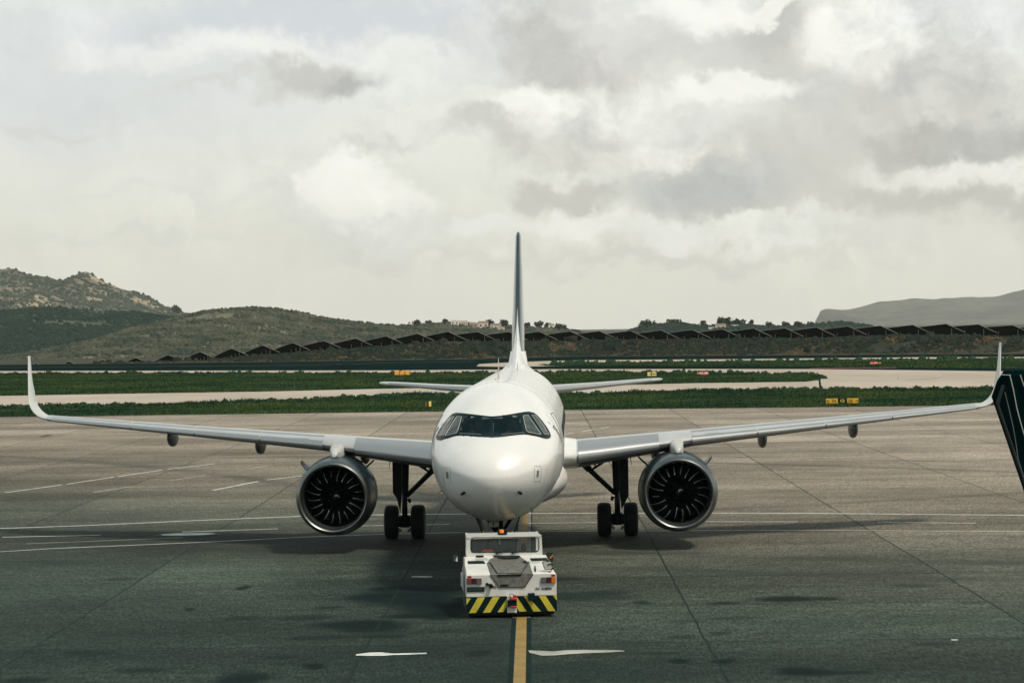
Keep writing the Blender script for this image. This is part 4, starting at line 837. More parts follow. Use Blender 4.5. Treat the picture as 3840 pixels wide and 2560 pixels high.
for sx in (-1, 1):
    side_l = 'left' if sx < 0 else 'right'
    def mir(rings): return [[Vector((p.x*sx, p.y, p.z)) for p in r] for r in rings]
    wing = MB().loft(mir([wsec(x) for x in (1.6, 2.3, 3.5, 5, 6.4, 8, 10, 11.5, 13, 14.8, 17.1)])).build('wing', M['wingpaint'], air, 40)
    # slats: proud nose shells, with the gap at the pylon
    for xa, xb, nm in ((2.42, 5.15, 'slat'), (6.30, 8.6, 'slat'), (8.64, 11.1, 'slat'), (11.14, 13.6, 'slat'), (13.64, 16.9, 'slat')):
        rr = []
        for x in np.linspace(xa, xb, 5):
            le, ch, z, th = lerp_(x, WT); tw = R(2.2-x*.12); cut = .15 if x < 6 else .17; f = []
            for c, t in [(q, w) for q, w in AF if q <= .16][::-1]: f.append((c/.16*cut, t*.56*th))
            for c, t in [(q, w) for q, w in AF if q <= .03][1:]: f.append((c/.16*cut*.8, -t*.46*th))
            pr = []
            for c, dz in f: dy = c*ch-.05-.02; pr.append(Vector((x*sx, le+dy, z+dz*1.05-.03*(c < .1)-(dy-ch*.3)*math.tan(tw))))
            pr.append(Vector((x*sx, le+.06*ch, z-.08*th-(.06*ch-ch*.3)*math.tan(tw)))); rr.append(pr)
        MB().loft(rr).build(nm, M['slat'], wing, 50)
    # underside panel: shade below the wing painted as a darker grey
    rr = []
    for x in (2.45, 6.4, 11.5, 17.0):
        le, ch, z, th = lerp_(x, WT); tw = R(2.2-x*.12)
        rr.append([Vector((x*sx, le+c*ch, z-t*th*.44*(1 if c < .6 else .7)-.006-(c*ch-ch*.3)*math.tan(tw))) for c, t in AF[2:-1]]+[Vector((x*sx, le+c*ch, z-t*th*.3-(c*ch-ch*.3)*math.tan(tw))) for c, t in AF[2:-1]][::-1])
    MB().loft(rr).build('wing_underside_shade', M['wingunder'], wing, 40)
    # winglet: sweeps up out of the tip
    ws = []
    for k in range(15):
        t = k/14
        if t < .42: a = t/.42*R(85); cx = 17.1+.833*sin(a); cz = 4.36+.06*(t/.42)+.80*(1-cos(a)); up = a; s = t/.42*1.0
        else:
            q = (t-.42)/.58; a = R(85)+R(3)*q; cx = 17.93+.28*q; cz = 4.42+.73+q*1.52; up = a; s = 1.0+q*1.6
        ch = 1.68*(1-.55*min(t*1.6, 1))-(.40*max(0, t-.5)/.5); ws.append(section(cx, 19.65+s*.72, max(ch, .3), cz, .18-.13*t, R(.3)*(1-t), up if up else None))
    for r in ws:
        for p in r: pass
    MB().loft(mir(ws)).build('winglet', M['wlet'], wing, 50)
    # flap track fairings
    for x, ln in ((5.15, 2.9), (9.05, 2.7), (12.45, 2.3)):
        le, ch, z, th = lerp_(x, WT); y0 = le+ch*.52; rr = []
        for k in range(13):
            t = k/12; r = (sin(pi*min(t*1.25, 1)**.7)*.5+.5*sin(pi*t)) if 0 < t < 1 else .02; r = max(r, .03)
            rr.append([Vector((sx*x+.17*r*math.copysign(abs(cos(a))**.8, cos(a)), y0+ln*t, z-.30-.16*t+.0+.36*r*sin(a)-.02)) for a in [2*pi*j/16 for j in range(16)]])
        MB().loft(rr).build('flap_fairing', M['wingunder'], wing, 60)
    # wing root fillet
    MB().loft(mir([section(1.75, 11.2, 8.4, 3.14, 1.12, R(2)), section(2.1, 11.6, 7.7, 3.12, 1.05, R(2)), section(2.36, 11.85, 7.3, 3.10, 1.01, R(2))])).build('wing_root_fairing', M['white'], air, 60)
    p = Vector((sx*17.0, 19.9, 4.9)); 
    # ------------------------------------------------------------------ engine
    ex, ey, ez = sx*5.75, 12.0, 1.90
    def rv(prof, n=72): return [[Vector((ex+r*cos(2*pi*j/n), ey+a, ez+(z0)+r*sin(2*pi*j/n))) for j in range(n)] for a, r, z0 in prof]
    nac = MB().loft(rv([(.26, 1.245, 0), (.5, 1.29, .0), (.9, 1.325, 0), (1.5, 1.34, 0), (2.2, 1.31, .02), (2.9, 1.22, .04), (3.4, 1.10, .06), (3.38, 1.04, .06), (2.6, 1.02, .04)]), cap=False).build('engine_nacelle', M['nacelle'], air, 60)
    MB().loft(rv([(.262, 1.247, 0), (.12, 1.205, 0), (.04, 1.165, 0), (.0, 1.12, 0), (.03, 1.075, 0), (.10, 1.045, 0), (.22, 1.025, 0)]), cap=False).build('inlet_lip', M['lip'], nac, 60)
    MB().loft(rv([(.218, 1.026, 0), (.5, 1.02, 0), (.85, 1.03, 0), (1.02, 1.035, 0), (1.5, 1.04, 0)]), cap=False).build('inlet_duct', M['liner'], nac, 60)
    MB().loft(rv([(1.45, 1.03, 0), (1.45, .3, 0)]), cap=True).build('fan_shroud_disc', M['black'], nac)
    MB().loft(rv([(2.6, 1.0, .04), (3.3, .75, .06), (4.4, .45, .08), (4.9, .42, .08)]), cap=True).build('core_cowl', M['grey'], nac, 60)
    sp = MB().loft([[Vector((ex+r*cos(2*pi*j/32), ey+a, ez+r*sin(2*pi*j/32))) for j in range(32)] for a, r in ((.62, .012), (.66, .07), (.75, .15), (.90, .24), (1.05, .30), (1.2, .33))]).build('spinner', M['blade'], nac, 60)
    sw = MB(); a0_ = R(110 if sx > 0 else 70)
    pts = []
    for k in range(9): t = k/8; rad = .02+.13*t; a = a0_+t*1.5*(-1); yy = ey+.62+.14*t**1.3-.012; pts.append((rad, a, yy))
    for (r1, a1, y1), (r2, a2, y2), k in zip(pts, pts[1:], range(8)):
        w = .010+.028*sin(pi*(k+.5)/8)
        sw.tube((ex+r1*cos(a1), y1, ez+r1*sin(a1)), (ex+r2*cos(a2), y2, ez+r2*sin(a2)), w, w, 6)
    sw.build('spinner_swirl', M['edge'], nac)
    for b in range(20):
        th0 = 2*pi*b/20+.08; bl = MB(); LEp = []; TEp = []
        for k in range(11):
            t = k/10; r = .30+.715*t; an = th0+.30*t-.42*t*t*(1.0); stag = R(28+34*t); ch = .30+.16*sin(pi*min(t*1.1, 1)*.75)
            sweep = -.10*sin(pi*t)+.10*t*t
            dt = ch*sin(stag)/2/r; LEp.append((r, an-dt, 1.05+sweep-ch*cos(stag)/2)); TEp.append((r, an+dt, 1.05+sweep+ch*cos(stag)/2))
        def cyl(q, dy=0): r, a, y = q; return Vector((ex+r*cos(a), ey+y+dy, ez+r*sin(a)))
        vs = []; 
        for a, c in zip(LEp, TEp):
            mid = tuple((a[i]+c[i])/2 for i in range(3)); vs += [cyl(a), cyl(mid, -.03), cyl(c)]
        fs = []
        for k in range(10): fs += [(3*k, 3*k+1, 3*k+4, 3*k+3), (3*k+1, 3*k+2, 3*k+5, 3*k+4)]
        bl.add(vs, fs, 0)
        k0_ = random.choice((3, 3, 4, 5)); k1_ = random.choice((8, 9, 10, 10))  # metal edge strips, cut to random lengths to imitate patchy glints
        for k in range(k0_, k1_): bl.tube(cyl(LEp[k], -.004), cyl(LEp[k+1], -.004), .013, .013, 5, 1, False)
        bl.build('fan_blade', [M['blade'], M['edge']], nac, 60)
    # strakes
    for q, hh in ((1, .42), (-1, .34)):
        a = R(90+q*48) ; c_, s_ = cos(a), sin(a); b0 = 1.30
        pts = [Vector((ex+b0*c_, ey+.95, ez+b0*s_)), Vector((ex+(b0+hh*.9)*c_, ey+1.75, ez+(b0+hh*.9)*s_)), Vector((ex+(b0+hh)*c_, ey+2.15, ez+(b0+hh)*s_)), Vector((ex+b0*c_, ey+2.2, ez+b0*s_))]
        MB().prism(pts, Vector((-s_, 0, c_))*.05).build('strake', M['nacelle'], nac)
    # pylon and its pale front cap
    pr = []
    for yy, zb, zt, w in ((12.75, 3.22, 3.34, .10), (13.1, 3.2, 3.50, .19), (13.8, 3.15, 3.60, .23), (15.0, 3.0, 3.62, .26), (17., 2.9, 3.6, .28), (19.2, 3.0, 3.4, .1)):
        pr.append([Vector((ex-w, yy, zb)), Vector((ex-w, yy, zt-.06)), Vector((ex-w*.6, yy, zt)), Vector((ex+w*.6, yy, zt)), Vector((ex+w, yy, zt-.06)), Vector((ex+w, yy, zb))])
    MB().loft(pr).build('pylon', M['lightgrey'], nac, 60)
    MB().loft([[Vector((ex+sx*-.0+w*math.copysign(abs(cos(a))**.6, cos(a)), yy, zc+hq*sin(a))) for a in [2*pi*j/20 for j in range(20)]] for yy, w, zc, hq in ((12.62, .06, 3.25, .03), (12.70, .11, 3.30, .11), (12.95, .155, 3.32, .17), (13.5, .17, 3.32, .19))]).build('pylon_cap', M['wlet'], nac, 60)
    # ------------------------------------------------------------------ main gear
    gx, gy = sx*3.80, 17.75
    leg = MB(); leg.tube((gx-sx*.05, gy, 3.2), (gx, gy, 1.62), .15, .14, 16); leg.tube((gx, gy, 1.66), (gx, gy, .62), .10, .10, 16); leg.tube((gx, gy-.02, .82), (gx, gy-.02, .40), .17, .15, 16)
    leg.tube((gx-.62, gy, .59), (gx+.62, gy, .59), .09, .09, 14); leg.tube((gx-.1, gy+.25, 3.1), (gx-.02, gy+.05, 1.7), .05, .05, 8)
    leg = leg.build('main_gear_leg', M['dark'], air)
    for q in (-1, 1):
        ty = MB(); cx = gx+q*.475; prof = [(-.245, .30), (-.25, .42), (-.235, .52), (-.20, .575), (-.13, .60), (0, .607), (.13, .60), (.20, .575), (.235, .52), (.25, .42), (.245, .30)]
        ty.loft([[Vector((cx+a, gy+r*cos(2*pi*j/40), .595+r*sin(2*pi*j/40))) for j in range(40)] for a, r in prof]); tyre = ty.build('tyre', M['rubber'], leg, 60)
        MB().tube((cx-q*.2, gy, .595), (cx-q*.33, gy, .595), .25, .19, 18).build('wheel_hub', M['dark'], leg)
        MB().tube((cx-q*.26, gy-.12, .42), (cx-q*.34, gy-.12, .26), .05, .04, 8).build('brake_line', M['alu'], leg)
    br = MB(); br.tube((gx-sx*.08, gy-.05, 1.52), (gx-sx*.98, gy-.1, 2.38), .085, .10, 10); br.tube((gx-sx*.98, gy-.1, 2.38), (gx-sx*1.42, gy-.12, 2.86), .13, .13, 10); br.build('side_brace', M['dark'], leg)
    br = MB(); br.tube((gx-sx*.92, gy-.1, 2.36), (gx-sx*.14, gy, 2.86), .04, .05, 8); br.tube((gx-sx*.75, gy-.1, 2.5), (gx-sx*.95, gy-.1, 2.75), .03, .03, 8); br.build('lock_link', M['dark'], leg)
    d = MB(); xo = gx+sx*.24
    d.prism([(xo-.16, gy-.28, 3.12), (xo+.16, gy-.28, 3.12), (xo+.16, gy-.28, 1.66), (xo+(.02 if sx < 0 else .16)*1, gy-.28, 1.45), (xo-sx*.1, gy-.28, .95), (xo-sx*.14, gy-.28, 1.35), (xo-.16, gy-.28, 1.66)] if sx > 0 else [(xo+.16, gy-.28, 3.12), (xo-.16, gy-.28, 3.12), (xo-.16, gy-.28, 1.66), (xo-.02, gy-.28, 1.45), (xo+.10, gy-.28, .95), (xo+.14, gy-.28, 1.35), (xo+.16, gy-.28, 1.66)], (0, .05, 0)); d.build('gear_door', M['dark'], leg)
    MB().prism([(gx+sx*.40, gy-.2, 3.05), (gx+sx*.46, gy-.2, 3.05), (gx+sx*.54, gy-.2, 2.45)], (0, .03, 0)).build('door_flap', M['dark'], leg)
    tq = MB(); tq.tube((gx, gy-.16, 1.55), (gx, gy-.42, 1.15), .05, .04, 8); tq.tube((gx, gy-.42, 1.15), (gx, gy-.14, .78), .04, .05, 8); tq.build('torque_link', M['dark'], leg)
    for dz, dx in ((.86, -.14), (.86, .15), (.33, -.14), (.33, .14)): MB().tube((gx+dx, gy-.2, dz), (gx+dx, gy-.24, dz-.06), .022, .022, 8).build('hydraulic_fitting', M['alu'], leg)
    MB().tube((gx-sx*.16, gy-.1, 1.42), (gx-sx*.20, gy-.12, 1.28), .07, .05, 8).build('uplock', M['dark'], leg)
    # ------------------------------------------------------------------ tailplane
    rr = [section(x, le, ch, z, th) for x, le, ch, z, th in ((.5, 31.1, 4.4, 4.76, .44), (1.3, 31.8, 3.7, 4.82, .38), (3.5, 33.2, 2.7, 4.96, .26), (5.7, 34.6, 1.72, 5.12, .17), (6.05, 34.85, 1.4, 5.14, .13), (6.18, 35.2, .8, 5.15, .06))]
    MB().loft(mir(rr)).build('tailplane', M['wingpaint'], air, 40)
    MB().loft(mir([section(x, le-.012, .30, z, th*.72) for x, le, z, th in ((1.3, 31.8, 4.82, .38), (3.5, 33.2, 4.96, .26), (5.7, 34.6, 5.12, .17))])).build('tailplane_leading_edge', M['slat'], air, 50)
# ------------------------------------------------------------------ fin, dorsal fillet, rudder
def fsec(z, le, ch, th, x0=0, rot=0, n0=0., n1=1.):
    top = [(c*ch, t*th/2) for c, t in AF]; r = [Vector((dx, dy, z)) for dy, dx in top]+[Vector((-dx, dy, z)) for dy, dx in top[1:][::-1]]
    if rot: r = [Vector((p.x*cos(rot)-p.y*sin(rot), p.x*sin(rot)+p.y*cos(rot), z)) for p in r]
    return [p+Vector((x0, le, 0)) for p in r]
fin = MB().loft([fsec(5.3, 29.3, 4.6, .66), fsec(6.2, 30.0, 4.2, .60), fsec(8.0, 31.4, 3.35, .48), fsec(10, 32.95, 2.45, .36), fsec(11.4, 34.05, 1.75, .26), fsec(11.58, 34.35, 1.4, .2), fsec(11.64, 34.6, 1.0, .1)]).build('fin', M['navy'], air, 40)
MB().loft([fsec(z, le, ch, th, 0, R(5.5)) for z, le, ch, th in ((6.0, 33.95, 1.75, .30), (8, 34.5, 1.45, .25), (10, 35.15, 1.15, .20), (11.45, 35.65, .9, .15))]).build('rudder', M['wingpaint'], fin, 40)
dr = []
for y, z, w in ((25.9, 5.90, .02), (27.2, 6.02, .13), (28.5, 6.28, .20), (29.8, 6.9, .22), (30.8, 7.75, .13), (31.3, 8.35, .03)):
    b = 5.72
    dr.append([Vector((q*wq, y+.5*(zq < 1)*0, b+(z-b)*zq)) for q, wq, zq in ((-1, w*2.6+.1, 0), (-1, w*1.5, .25), (-1, w*.8, .6), (-1, w*.3, .92), (0, 0, 1), (1, w*.3, .92), (1, w*.8, .6), (1, w*1.5, .25), (1, w*2.6+.1, 0))])
MB().loft(dr).build('dorsal_fin', M['white'], air, 60)
MB().loft([fsec(5.55, 28.9, 5.9, 1.15), fsec(5.85, 29.5, 5.1, .84), fsec(6.5, 30.12, 4.3, .64)]).build('fin_fillet', M['white'], air, 60)
# ------------------------------------------------------------------ nose gear
ny = 5.07
ng = MB(); ng.tube((0, ny, 1.95), (0, ny, .95), .10, .09, 14); ng.tube((0, ny, .95), (0, ny, .36), .06, .06, 12); ng.tube((-.3, ny, .38), (.3, ny, .38), .06, .06, 12)
ng.tube((-.52, ny+.1, 2.0), (-.07, ny, 1.3), .06, .05, 8); ng.tube((.52, ny+.1, 2.0), (.07, ny, 1.3), .06, .05, 8); ng.tube((0, ny-.12, 1.7), (0, ny-.02, 1.1), .13, .08, 10)
ng = ng.build('nose_gear_leg', M['dark'], air)
for q in (-1, 1):
    cx = q*.25; MB().loft([[Vector((cx+a, ny+r*cos(2*pi*j/32), .38+r*sin(2*pi*j/32))) for j in range(32)] for a, r in [(-.11, .2), (-.115, .31), (-.09, .365), (0, .385), (.09, .365), (.115, .31), (.11, .2)]]).build('tyre', M['rubber'], ng, 60)
    MB().tube((cx+q*.1, ny, .38), (cx+q*.125, ny, .38), .17, .14, 16).build('wheel_hub', M['lightgrey'], ng)
    MB().prism([(q*.62, ny-1.0, 1.86), (q*.62, ny+.6, 1.82), (q*.40, ny+.5, 1.28), (q*.40, ny-.9, 1.28)], (q*.04, 0, 0)).build('nose_gear_door', M['dark'], air)
    MB().tube((q*.44, ny-.92, 1.47), (q*.41, ny-.92, 1.30), .018, .018, 6).build('door_rod', M['alu'], air)
p = AINV @ AT(1852/K, 1929/K, 66.2); w_ = 40/FPX*66.2
MB().box((p.x, ny-.48, p.z-.10), (w_, .16, .12)).build('light_box', M['lightgrey'], ng, bevel=.015)
MB().box((p.x, ny-.52, p.z-.25), (w_*.98, .14, .16)).build('landing_light', M['lightgrey'], ng, bevel=.02)
MB().box((p.x+.0, ny-.60, p.z-.24), (.03, .02, .09)).build('light_slit', M['black'], ng)
MB().tube((.0, ny-.25, 1.5), (.02, ny-.3, 1.0), .028, .028, 8).build('steering_rod', M['grey'], ng)
# ================================================================== people
def person(name, root, hx, hy, hz, label, torso_m, hair_m, vest_m=None, group=None, face=-1, lean=0., scl=1.):
    """seated figure; (hx, hy, hz) is the centre of the head in world space; face = direction along y"""
    e = bpy.data.meshes.new(name); f = face; s = scl
    J = {}; V = []; E_ = []; Rr = []
    def add(nm, x, y, z, r, par=None, ry=None):
        J[nm] = len(V); V.append((x*s, y*f*s, z*s)); Rr.append((r*s, (ry or r)*s))
        if par: E_.append((J[par], J[nm]))
    add('pelvis', 0, 0, -.72, .14, None, .12); add('waist', 0, .0, -.56, .125, 'pelvis', .10); add('chest', 0, .0, -.34, .155, 'waist', .105); add('neckb', 0, 0, -.20, .07, 'chest'); add('neck', 0, .0, -.12, .052, 'neckb')
    add('jaw', 0, .015, -.06, .066, 'neck', .078); add('face', 0, .01, .01, .074, 'jaw', .092); add('crown', 0, 0, .075, .062, 'face', .078); add('top', 0, -.005, .11, .03, 'crown')
    add('nose', 0, .10, -.005, .014, 'face')
    for q in (-1, 1):
        a = 'l' if q < 0 else 'r'
        add(a+'ear', q*.08, 0, 0, .014, 'face')
        add(a+'sh', q*.19, 0, -.26, .062, 'chest'); add(a+'el', q*.25, .06, -.52, .045, a+'sh'); add(a+'wr', q*.18, .30, -.50, .030, a+'el'); add(a+'pa', q*.17, .37, -.49, .036, a+'wr', .018)
        for k, ln in enumerate((.07, .08, .075, .055)):
            ox = (k-1.5)*.02; add(a+'f%d' % k, q*.17+ox, .41, -.49, .010, a+'pa'); add(a+'g%d' % k, q*.17+ox, .41+ln*.6, -.505, .009, a+'f%d' % k); add(a+'h%d' % k, q*.17+ox, .41+ln*.75, -.53, .008, a+'g%d' % k)
        add(a+'t0', q*.13, .37, -.485, .010, a+'pa'); add(a+'t1', q*.11, .41, -.49, .009, a+'t0')
        add(a+'hip', q*.10, .03, -.76, .095, 'pelvis'); add(a+'kn', q*.12, .46, -.74, .065, a+'hip'); add(a+'an', q*.12, .50, -1.10, .042, a+'kn'); add(a+'to', q*.12, .64, -1.15, .036, a+'an')
    e.from_pydata(V, E_, []); o = bpy.data.objects.new(name, e); COL.objects.link(o); o.location = (hx, hy, hz)
    md = o.modifiers.new('skin', 'SKIN'); sv_ = e.skin_vertices[0].data if e.skin_vertices else None
    if sv_ is None: 
        bpy.context.view_layer.objects.active = o
    if sv_ is None:
        import bmesh; b = bmesh.new(); b.from_mesh(e); b.verts.layers.skin.verify(); b.to_mesh(e); b.free(); sv_ = e.skin_vertices[0].data
    for i, r in enumerate(Rr): sv_[i].radius = r; sv_[i].use_root = (i == 0)
    sb = o.modifiers.new('sub', 'SUBSURF'); sb.levels = 1; sb.render_levels = 1; e.materials.append(M['skin'])
    tag(o, label, 'person', group)
    def shell(nm, pts, m):
        mb = MB(); mb.loft([[Vector((cx*s+rx*s*cos(2*pi*j/20), (cy+ry*sin(2*pi*j/20))*f*s, z*s)) for j in range(20)] for z, cx, cy, rx, ry in pts]); c = mb.build(nm, m, o, 80); return c
    shell('hair', [(-.10, 0, -.045, .055, .05), (-.04, 0, -.04, .085, .075), (.03, 0, -.022, .092, .098), (.08, 0, -.012, .082, .10), (.115, 0, -.008, .055, .07), (.13, 0, -.005, .02, .025)], hair_m)
    shell('shirt', [(-.80, 0, 0, .17, .14), (-.56, 0, 0, .155, .125), (-.38, 0, 0, .185, .13), (-.27, 0, 0, .20, .12), (-.19, 0, 0, .12, .09), (-.15, 0, 0, .065, .065)], torso_m)
    for q in (-1, 1):
        mb = MB(); mb.tube((q*.18*s, 0, -.25*s), (q*.25*s, .06*f*s, -.52*s), .075*s, .058*s, 12); mb.tube((q*.25*s, .06*f*s, -.52*s), (q*.19*s, .27*f*s, -.50*s), .058*s, .042*s, 12); mb.build('sleeve', torso_m, o, 60)
        mb = MB(); mb.tube((q*.10*s, .03*f*s, -.76*s), (q*.12*s, .46*f*s, -.74*s), .105*s, .078*s, 12); mb.tube((q*.12*s, .46*f*s, -.74*s), (q*.12*s, .50*f*s, -1.08*s), .078*s, .056*s, 12); mb.build('trouser_leg', M['trouser'], o, 60)
    if vest_m: shell('vest', [(-.74, 0, 0, .185, .15), (-.56, 0, 0, .168, .137), (-.38, 0, 0, .197, .141), (-.27, 0, 0, .215, .14), (-.17, 0, 0, .17, .12), (-.12, 0, 0, .11, .09)], vest_m)
    return o
AW = AINV.inverted()
for q, (a, b), lab in ((-1, (716, 400), 'pilot in a white shirt behind the left front cockpit window'), (1, (1330, 390), 'pilot in a white shirt behind the right front cockpit window')):
    yl = 2.62; c = AW @ Vector((0, yl, 0)); p = AT((1600+a*.23384)/K, (1500+b*.23384)/K, c.y); person('person', None, p.x, p.y, p.z-.02, lab, M['shirt'], M['hair'], face=-1, scl=.98)
# ================================================================== push-back tug
TG = G(1918.5/K, 2317/K); TY = R(4.6)
tug = empty('aircraft_tug', (TG.x, TG.y, 0), TY, label='low white push back tug with black and yellow striped bumper', cat='tug')
TW = Matrix.Translation((TG.x, TG.y, 0)) @ Matrix.Rotation(TY, 4, 'Z'); TI = TW.inverted()
def tl(a, b, y=0., n=(0, 1, 0), z0=0.):       # bearing from the detail sheet to a plane of the tug through (0, y, z0)
    o = TI @ Vector((0, 0, H)); v = TI.to_3x3() @ ray((1650+a/3.734)/K, (1920+b/3.734)/K); n = Vector(n); t = (Vector((0, y, z0))-o).dot(n)/v.dot(n); return o+v*t
ZB, ZT, ZE = tl(1000, 1395).z, tl(1000, 1175).z, tl(1000, 866).z
HL = 1.62; ZH = tl(1000, 603, HL).z
hn = Vector((0, -(ZH-ZE), HL)).normalized()
def th(a, b, up=0.): return tl(a, b-0, 0, hn, ZE)+hn*up
xl, xr = tl(368, 1300).x, tl(1637, 1300).x
def hrow(y, z, cx0, cx1): return [Vector((xl, y, ZT+.0)), Vector((xl, y, ZE-.04)), Vector((cx0, y, z)), Vector((cx1, y, z)), Vector((xr, y, ZE-.04)), Vector((xr, y, ZT))]
ul, ur = tl(332, 600, HL).x, tl(1498, 600, HL).x
W_ = M['tugwhite']
MB().loft([hrow(0, ZE, xl+.02, xr-.02), hrow(.5, ZE+(ZH-ZE)*.31, xl+.03, xr-.08), hrow(1.1, ZE+(ZH-ZE)*.68, xl+.02, xr-.16), hrow(HL, ZH, ul, ur)]).build('hood', W_, tug, 30, .012)
MB().box(((xl+xr)/2, 1.4, (ZT+ZE)/2-.1), (xr-xl-.02, 2.4, ZE-ZT-.2)).build('body', W_, tug, bevel=.02)
tug.children[1].location.y = .01
MB().box(((xl+xr)/2, 3.3, .98), (xr-xl-.7, 1.7, .12)).build('front_deck', M['grey'], tug, bevel=.02)
# striped bumper: dark bar with diagonal yellow bars as pattern in one mesh
bp = MB(); bp.box(((xl+xr)/2, .12, (ZB+ZT)/2), (xr-xl, .26, ZT-ZB), m=0)
mid0, mid1 = tl(938, 1280).x, tl(1072, 1280).x; yb = -.016
def bar(tops, bots, m=1):
    a, b = tops; c, d = bots; P = [(tl(a, 1180).x, yb, ZT-.004), (tl(b, 1180).x, yb, ZT-.004), (tl(d, 1392).x, yb, ZB+.004), (tl(c, 1392).x, yb, ZB+.004)]; bp.prism(P, (0, .006, 0), m)
for t, b in (((530, 632), (405, 503)), ((735, 837), (600, 703)), ((1175, 1228), (1310, 1415)), ((1383, 1478), (1517, 1616))): bar(t, b)
zz_ = lambda b: tl(1000, b).z
for P in ([(370, 1187), (432, 1187), (370, 1280)], [(938, 1200), (938, 1290), (890, 1390), (803, 1390)], [(1072, 1190), (1080, 1190), (1212, 1388), (1108, 1388), (1072, 1325)], [(1577, 1168), (1637, 1168), (1637, 1250)]):
    bp.prism([(tl(a, 1280).x, yb, zz_(b)) for a, b in P], (0, .006, 0), 1)
bp.build('bumper', [M['black'], M['yellow']], tug)
MB().box(((xl+xr)/2, .9, ZB/2+.045), (xr-xl-.12, 1.6, ZB-.05)).build('chassis', M['rubber'], tug, bevel=.02)
MB().box(((xl+xr)/2, 3.2, .42), (xr-xl-.8, 2.2, .5)).build('chassis', M['rubber'], tug, bevel=.02)
for y in (1.0, 3.2):
    for q in (-1, 1):
        cx = (xl+xr)/2+q*(.93 if y < 2 else .80); w = MB().loft([[Vector((cx+a, y+r*cos(2*pi*j/30), .43+r*sin(2*pi*j/30))) for j in range(30)] for a, r in [(-.14, .25), (-.15, .37), (-.1, .43), (.1, .43), (.15, .37), (.14, .25)]]).build('wheel', M['rubber'], tug, 60)
        MB().tube((cx+q*.1, y, .43), (cx+q*.15, y, .43), .24, .2, 16).build('rim', M['grey'], w)
# tow hitch in the middle
MB().box(((mid0+mid1)/2, -.04, (ZB+ZT)/2), (mid1-mid0, .08, ZT-ZB+.01)).build('hitch_plate', W_, tug)
MB().box(((mid0+mid1)/2, -.12, zz_(1265)), (mid1-mid0-.01, .1, .17)).build('hitch_mouth', M['black'], tug)
for b, hgt in ((1200, .06), (1310, .04)): MB().box(((mid0+mid1)/2+.03, -.14, zz_(b)), ((mid1-mid0)*.75, .16, hgt)).build('hitch_jaw', M['redpaint'], tug, bevel=.015)
MB().path([tl(a, b, -.12) for a, b in ((985, 1190), (972, 1150), (985, 1143), (1022, 1143), (1030, 1165), (1020, 1195))], .009, 6).build('hitch_ring', M['dark'], tug)
MB().box(tl(1050, 1180, -.14), (.09, .06, .10)).build('hitch_pin', M['redpaint'], tug, bevel=.02)
# lamps
def tb(a0, b0, a1, b1, y, t, name, m, par=None):
    p, q = tl(a0, b1, y), tl(a1, b0, y); return MB().box(((p.x+q.x)/2, y-t/2, (p.z+q.z)/2), (abs(q.x-p.x), t, abs(q.z-p.z))).build(name, m, par or tug, bevel=.004)
lm = [mat('brown lens', (.16, .05, .03), .2), mat('dark red lens', (.07, .01, .025), .2), mat('smoked lens', (.10, .11, .10), .2)]
for grp in ([(378, 925, 437, 1000, lm[0]), (443, 922, 508, 1000, lm[1]), (512, 920, 580, 998, lm[2]), (385, 888, 441, 917, M['red'])], [(1418, 907, 1486, 984, lm[2]), (1490, 905, 1554, 984, lm[1]), (1560, 905, 1614, 984, M['amber']), (1557, 868, 1616, 896, M['red'])]):
    cl_ = tb(min(g[0] for g in grp)-3, 918 if grp[0][0] < 500 else 903, max(g[2] for g in grp)+3, 1003 if grp[0][0] < 500 else 988, 0, .02, 'light_cluster', M['grey'])
    for a0, b0, a1, b1, m in grp: tb(a0, b0, a1, b1, -.018, .03, 'lens', m, cl_)
pl = tb(378, 1040, 616, 1112, 0, .015, 'name_plate', M['mask'])
c = (tl(497, 1076)); text_mesh('lettering', 'SCHOPF', .125, mat('grey plate letters', (.05, .09, .085), .5), pl, (c.x, -.018, c.z), sx=.82)
c = tl(1366, 1066); text_mesh('lettering', 'GH', .088, M['letterblack'], tug, (c.x, -.003, c.z), sx=.95)
c = tl(1492, 1064); text_mesh('lettering', '510334', .078, M['letterblack'], tug, (c.x, -.003, c.z), bold=.003, sx=1.12)
tb(743, 1022, 790, 1055, 0, .01, 'warning_label', mat('brown label', (.25, .17, .05), .5)); tb(1230, 1122, 1322, 1228, -.02, .12, 'socket_box', M['mask'])
for k in range(4): tb(1247+k*17, 1136, 1254+k*17, 1142, -.142, .006, 'socket_pin', M['alu'])
co = MB(); p, q = tl(665, 1005, 0), tl(708, 1018, 0); co.tube(p, p+Vector((-.02, -.09, .01)), .035, .04, 12); co.tube(q, q+Vector((.01, -.11, -.02)), .05, .055, 12); co.tube(p, q, .02, .02, 8); co.build('hose_coupling', M['black'], tug)
tb(330, 640, 345, 1300, .4, .02, 'side_rail', M['grey'])
